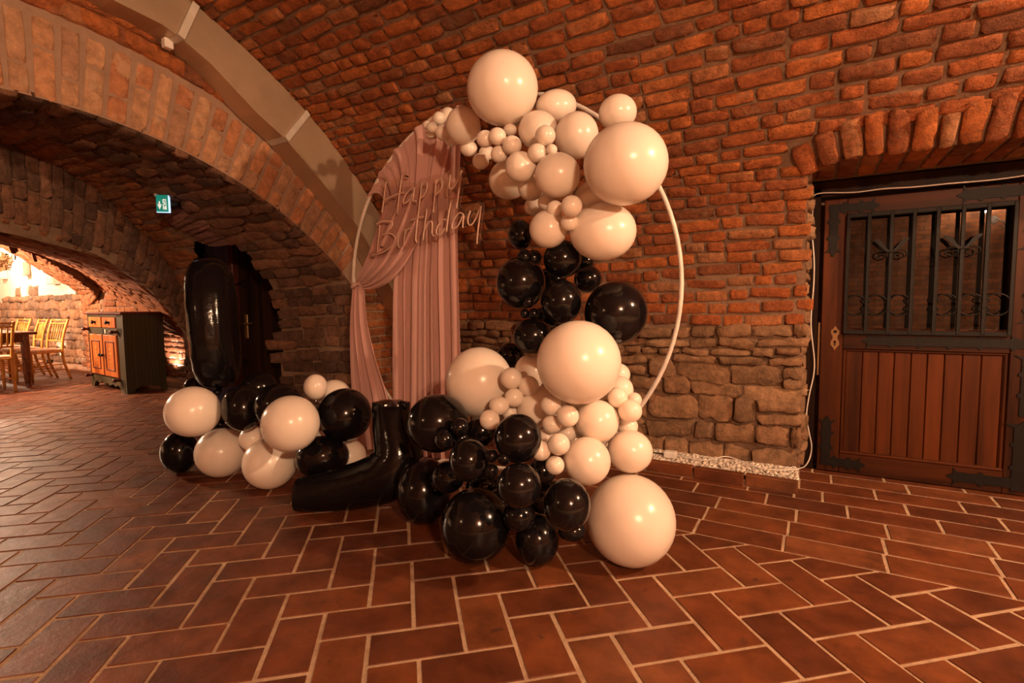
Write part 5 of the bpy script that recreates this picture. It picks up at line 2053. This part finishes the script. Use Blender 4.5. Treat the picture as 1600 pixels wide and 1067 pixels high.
def chiavari(label, loc, rz):
    """local: the sitter looks towards -Y; back stiles at +Y"""
    c = thing('chiavari_chair', label, 'chair', loc, rz, 'gilt chairs round the dining table')
    w, d = 0.20, 0.20
    for sx in (-1, 1):
        MB().tube([(sx * w, -d, 0), (sx * w, -d, 0.20), (sx * w, -d, 0.44)], [0.015, 0.019, 0.018], 7).build('leg', M_GOLD, c, True)
        st = smooth_path([(sx * 0.175, d + 0.10, 0), (sx * 0.185, d + 0.02, 0.25), (sx * 0.19, d, 0.45), (sx * 0.20, d + 0.03, 0.70), (sx * 0.205, d + 0.10, 0.93)], 5)
        MB().tube(st, 0.018, 7).build('back_stile', M_GOLD, c, True)
    bk = lambda z: d + (0.0 if z < 0.5 else 0.03 * (z - 0.45) / 0.25 if z < 0.7 else 0.03 + 0.07 * (z - 0.7) / 0.23)
    for z in (0.915, 0.865, 0.60):
        MB().tube([(-0.2, bk(z), z), (0, bk(z) + 0.012, z), (0.2, bk(z), z)], 0.013, 6).build('back_rail', M_GOLD, c, True)
    for k in range(6):
        x = -0.145 + 0.058 * k
        MB().tube([(x, bk(0.6) + 0.01, 0.60), (x, bk(0.865) + 0.01, 0.865)], 0.0095, 6).build('spindle', M_GOLD, c, True)
    MB().box(-w - 0.015, w + 0.015, -d - 0.015, d + 0.015, 0.425, 0.45, 0.006).build('seat', M_GOLD, c)
    MB().box(-w, w, -d, d - 0.01, 0.45, 0.485, 0.016).build('cushion', M_CUSHION, c)
    for z in (0.16, 0.24):
        for sx in (-1, 1):
            MB().tube([(sx * w, -d, z), (sx * 0.182, d + 0.04, z)], 0.009, 6).build('stretcher', M_GOLD, c, True)
        MB().tube([(-w, -d, z + 0.02), (w, -d, z + 0.02)], 0.009, 6).build('stretcher', M_GOLD, c, True)
    return c


chiavari('gilt chair with its back to us, at the near end of the dining table', (-9.42, 2.36, 0), math.pi / 2 * -1)
chiavari('gilt chair on the wall side of the table, next to the green cabinet', (-10.15, 3.12, 0), 0.15)
chiavari('second gilt chair on the wall side, counted from the cabinet', (-10.85, 3.12, 0), -0.05)
chiavari('third gilt chair on the wall side, counted from the cabinet', (-11.70, 3.15, 0), 0.1)
chiavari('gilt chair on the aisle side of the table, seat pushed in', (-10.3, 1.75, 0), math.pi)

# ------------------------------------------------------------------ lamps
def fixture(name, label, loc, arms, bulb_r, cat='lamp', rz=0.0, leaves=0):
    f = thing(name, label, cat, loc, rz)
    MB().lathe([(0.05, 0.10), (0.055, 0.115), (0.03, 0.13)], (0, 0, -0.12), 14, 1).build('wall_plate', M_IRON, f)
    for sx in arms:
        P = smooth_path([(0, 0.0, -0.11), (sx * 0.5, -0.02, -0.17), (sx * 0.95, -0.0, -0.15), (sx, 0.0, -0.075)], 6)
        MB().tube(P, 0.008, 7).tube(smooth_path([(sx * 0.5, -0.02, -0.17), (sx * 0.7, -0.02, -0.22), (sx * 0.45, -0.02, -0.25), (sx * 0.4, -0.02, -0.21)], 6), 0.006, 6).lathe([(0.004, -0.085), (0.03, -0.08), (0.034, -0.068), (0.014, -0.062), (0.014, -0.045)], (sx, 0, 0), 12).build('arm', M_IRON, f, True)
        b = MB().lathe([(0.010, -0.045), (bulb_r, -0.01), (bulb_r * 1.05, 0.01), (bulb_r * 0.6, 0.04), (0.003, 0.055)], (sx, 0, 0), 12).build('bulb', M_BULB, f, True)
        b.visible_shadow = True
    if leaves:
        r = np.random.default_rng(5)
        m_ = MB()
        for k in range(leaves):
            a, q = r.uniform(0, 2 * math.pi), r.uniform(0.05, 0.30)
            c = np.array([q * math.cos(a), -0.05 + r.uniform(-.05, .05), -0.22 + 0.5 * q * math.sin(a)])
            u, v = r.normal(0, 0.05, 3), r.normal(0, 0.025, 3)
            m_.add([c - u, c + v, c + u, c - v], [(0, 1, 2, 3)])
        o_ = m_.build('dried_leaves', M_LEAF, f)
        o_['kind'] = 'stuff'
    return f


fixture('wall_sconce', 'two-armed black iron sconce whose lit bulbs mirror in the door glass', LAMP, (-0.13, 0.13), 0.03, rz=math.pi)
hall_p = on(9, 391, 1, 3.6)
fixture('hall_lamp', 'bright lamp wreathed in dry leaves on the plaster wall of the hall', tuple(hall_p), (0.0,), 0.075, leaves=90)
bx = [((82, 437), 15, 14, 'small pale box on the plaster wall, nearest the brick arch'), ((37, 420), 9, 21, 'narrow pale upright box on the plaster wall below the bright lamp'), ((3, 424), 6, 24, 'narrow grey box on the plaster wall at the edge of view, left of the lamp')]
for (x, y), w, h, lab in bx:
    p = on(x, y, 1, 4.17)
    D = float(np.dot(p - CC, CF))
    ww, hh = w * D / FOCAL / 0.62 / 2, h * D / FOCAL / 2
    b = thing('wall_box', lab, 'box', tuple(p))
    MB().box(-ww, ww, -0.05, 0.08, -hh, hh, 0.01).build('casing', M_BOX, b)
    MB().box(-ww * 0.82, ww * 0.82, -0.056, -0.048, -hh * 0.85, hh * 0.85).build('front_panel', M_CABLE, b)
# floor spots that wash the stones
for nm, p, lab in (('spot', (-12.6, 4.02, 0.07), 'small floor spotlight in front of the rubble wall of the hall'), ('spot', (-8.1, 3.80, 0.07), 'small floor spotlight behind the green cabinet washing the bricks')):
    f = thing('floor_spotlight', lab, 'lamp', p)
    MB().lathe([(0.045, -0.01), (0.05, 0.02), (0.05, 0.05), (0.04, 0.05)], (0, 0, 0), 14).build('housing', M_IRON, f, True)
    MB().lathe([(0.039, 0.046), (0.039, 0.049)], (0, 0, 0), 14).build('lens', M_BULB, f)
    d_ = bpy.data.lights.new('spot_light', 'SPOT')
    d_.energy, d_.color, d_.spot_size, d_.spot_blend, d_.shadow_soft_size = 45, (1.0, 0.74, 0.58), math.radians(100), 0.6, 0.03
    lo = bpy.data.objects.new('spot_light', d_)
    lo.location = (p[0], p[1], p[2] + 0.08)
    lo.rotation_euler = (math.radians(180 - 28), 0, 0)
    COL.objects.link(lo)

# ------------------------------------------------------------------ white cable with its plug box
c_px = [(1640, 268), (1560, 280), (1480, 287), (1430, 292), (1380, 295), (1335, 300.5), (1286, 301.5), (1271.5, 307), (1270, 325), (1269, 362), (1272, 409), (1271, 450), (1267, 506), (1272.5, 572), (1264, 619), (1260, 650), (1264, 675), (1268, 697), (1265, 716)]
cp = [on(x, y, 1, 3.795) for x, y in c_px]
cp += [on(1258, 728, 1, 3.70)]
for x, y in ((1250, 731.5), (1240, 734), (1210, 734), (1180, 729), (1150, 717), (1131, 713), (1105, 719), (1080, 716), (1056, 712)):
    q = on(x, y, 2, 0.073)
    q[1] = min(q[1], 3.60) if x < 1248 else q[1]
    cp.append(q)
cab_t = thing('power_cable', 'thin white power cable running down beside the door and over the gravel', 'cable', (cp[-1][0], cp[-1][1], 0.05))
keep_at(MB().tube(smooth_path(cp, 6), 0.0038, 7).build('cord', M_CABLE, cab_t, True), cab_t)
q = cp[-1]
pb = MB().box(q[0] - 0.075, q[0] + 0.005, q[1] - 0.028, q[1] + 0.028, 0.055, 0.10, 0.006).build('plug_box', M_SOCKET, cab_t)
keep_at(pb, cab_t)
keep_at(MB().tube(smooth_path([(q[0] - 0.07, q[1], 0.075), (q[0] - 0.2, q[1] + 0.02, 0.066), (q[0] - 0.4, q[1] - 0.02, 0.07), (q[0] - 0.75, q[1] + 0.03, 0.066)], 6), 0.004, 6).build('cord', M_IRON, cab_t, True), cab_t)
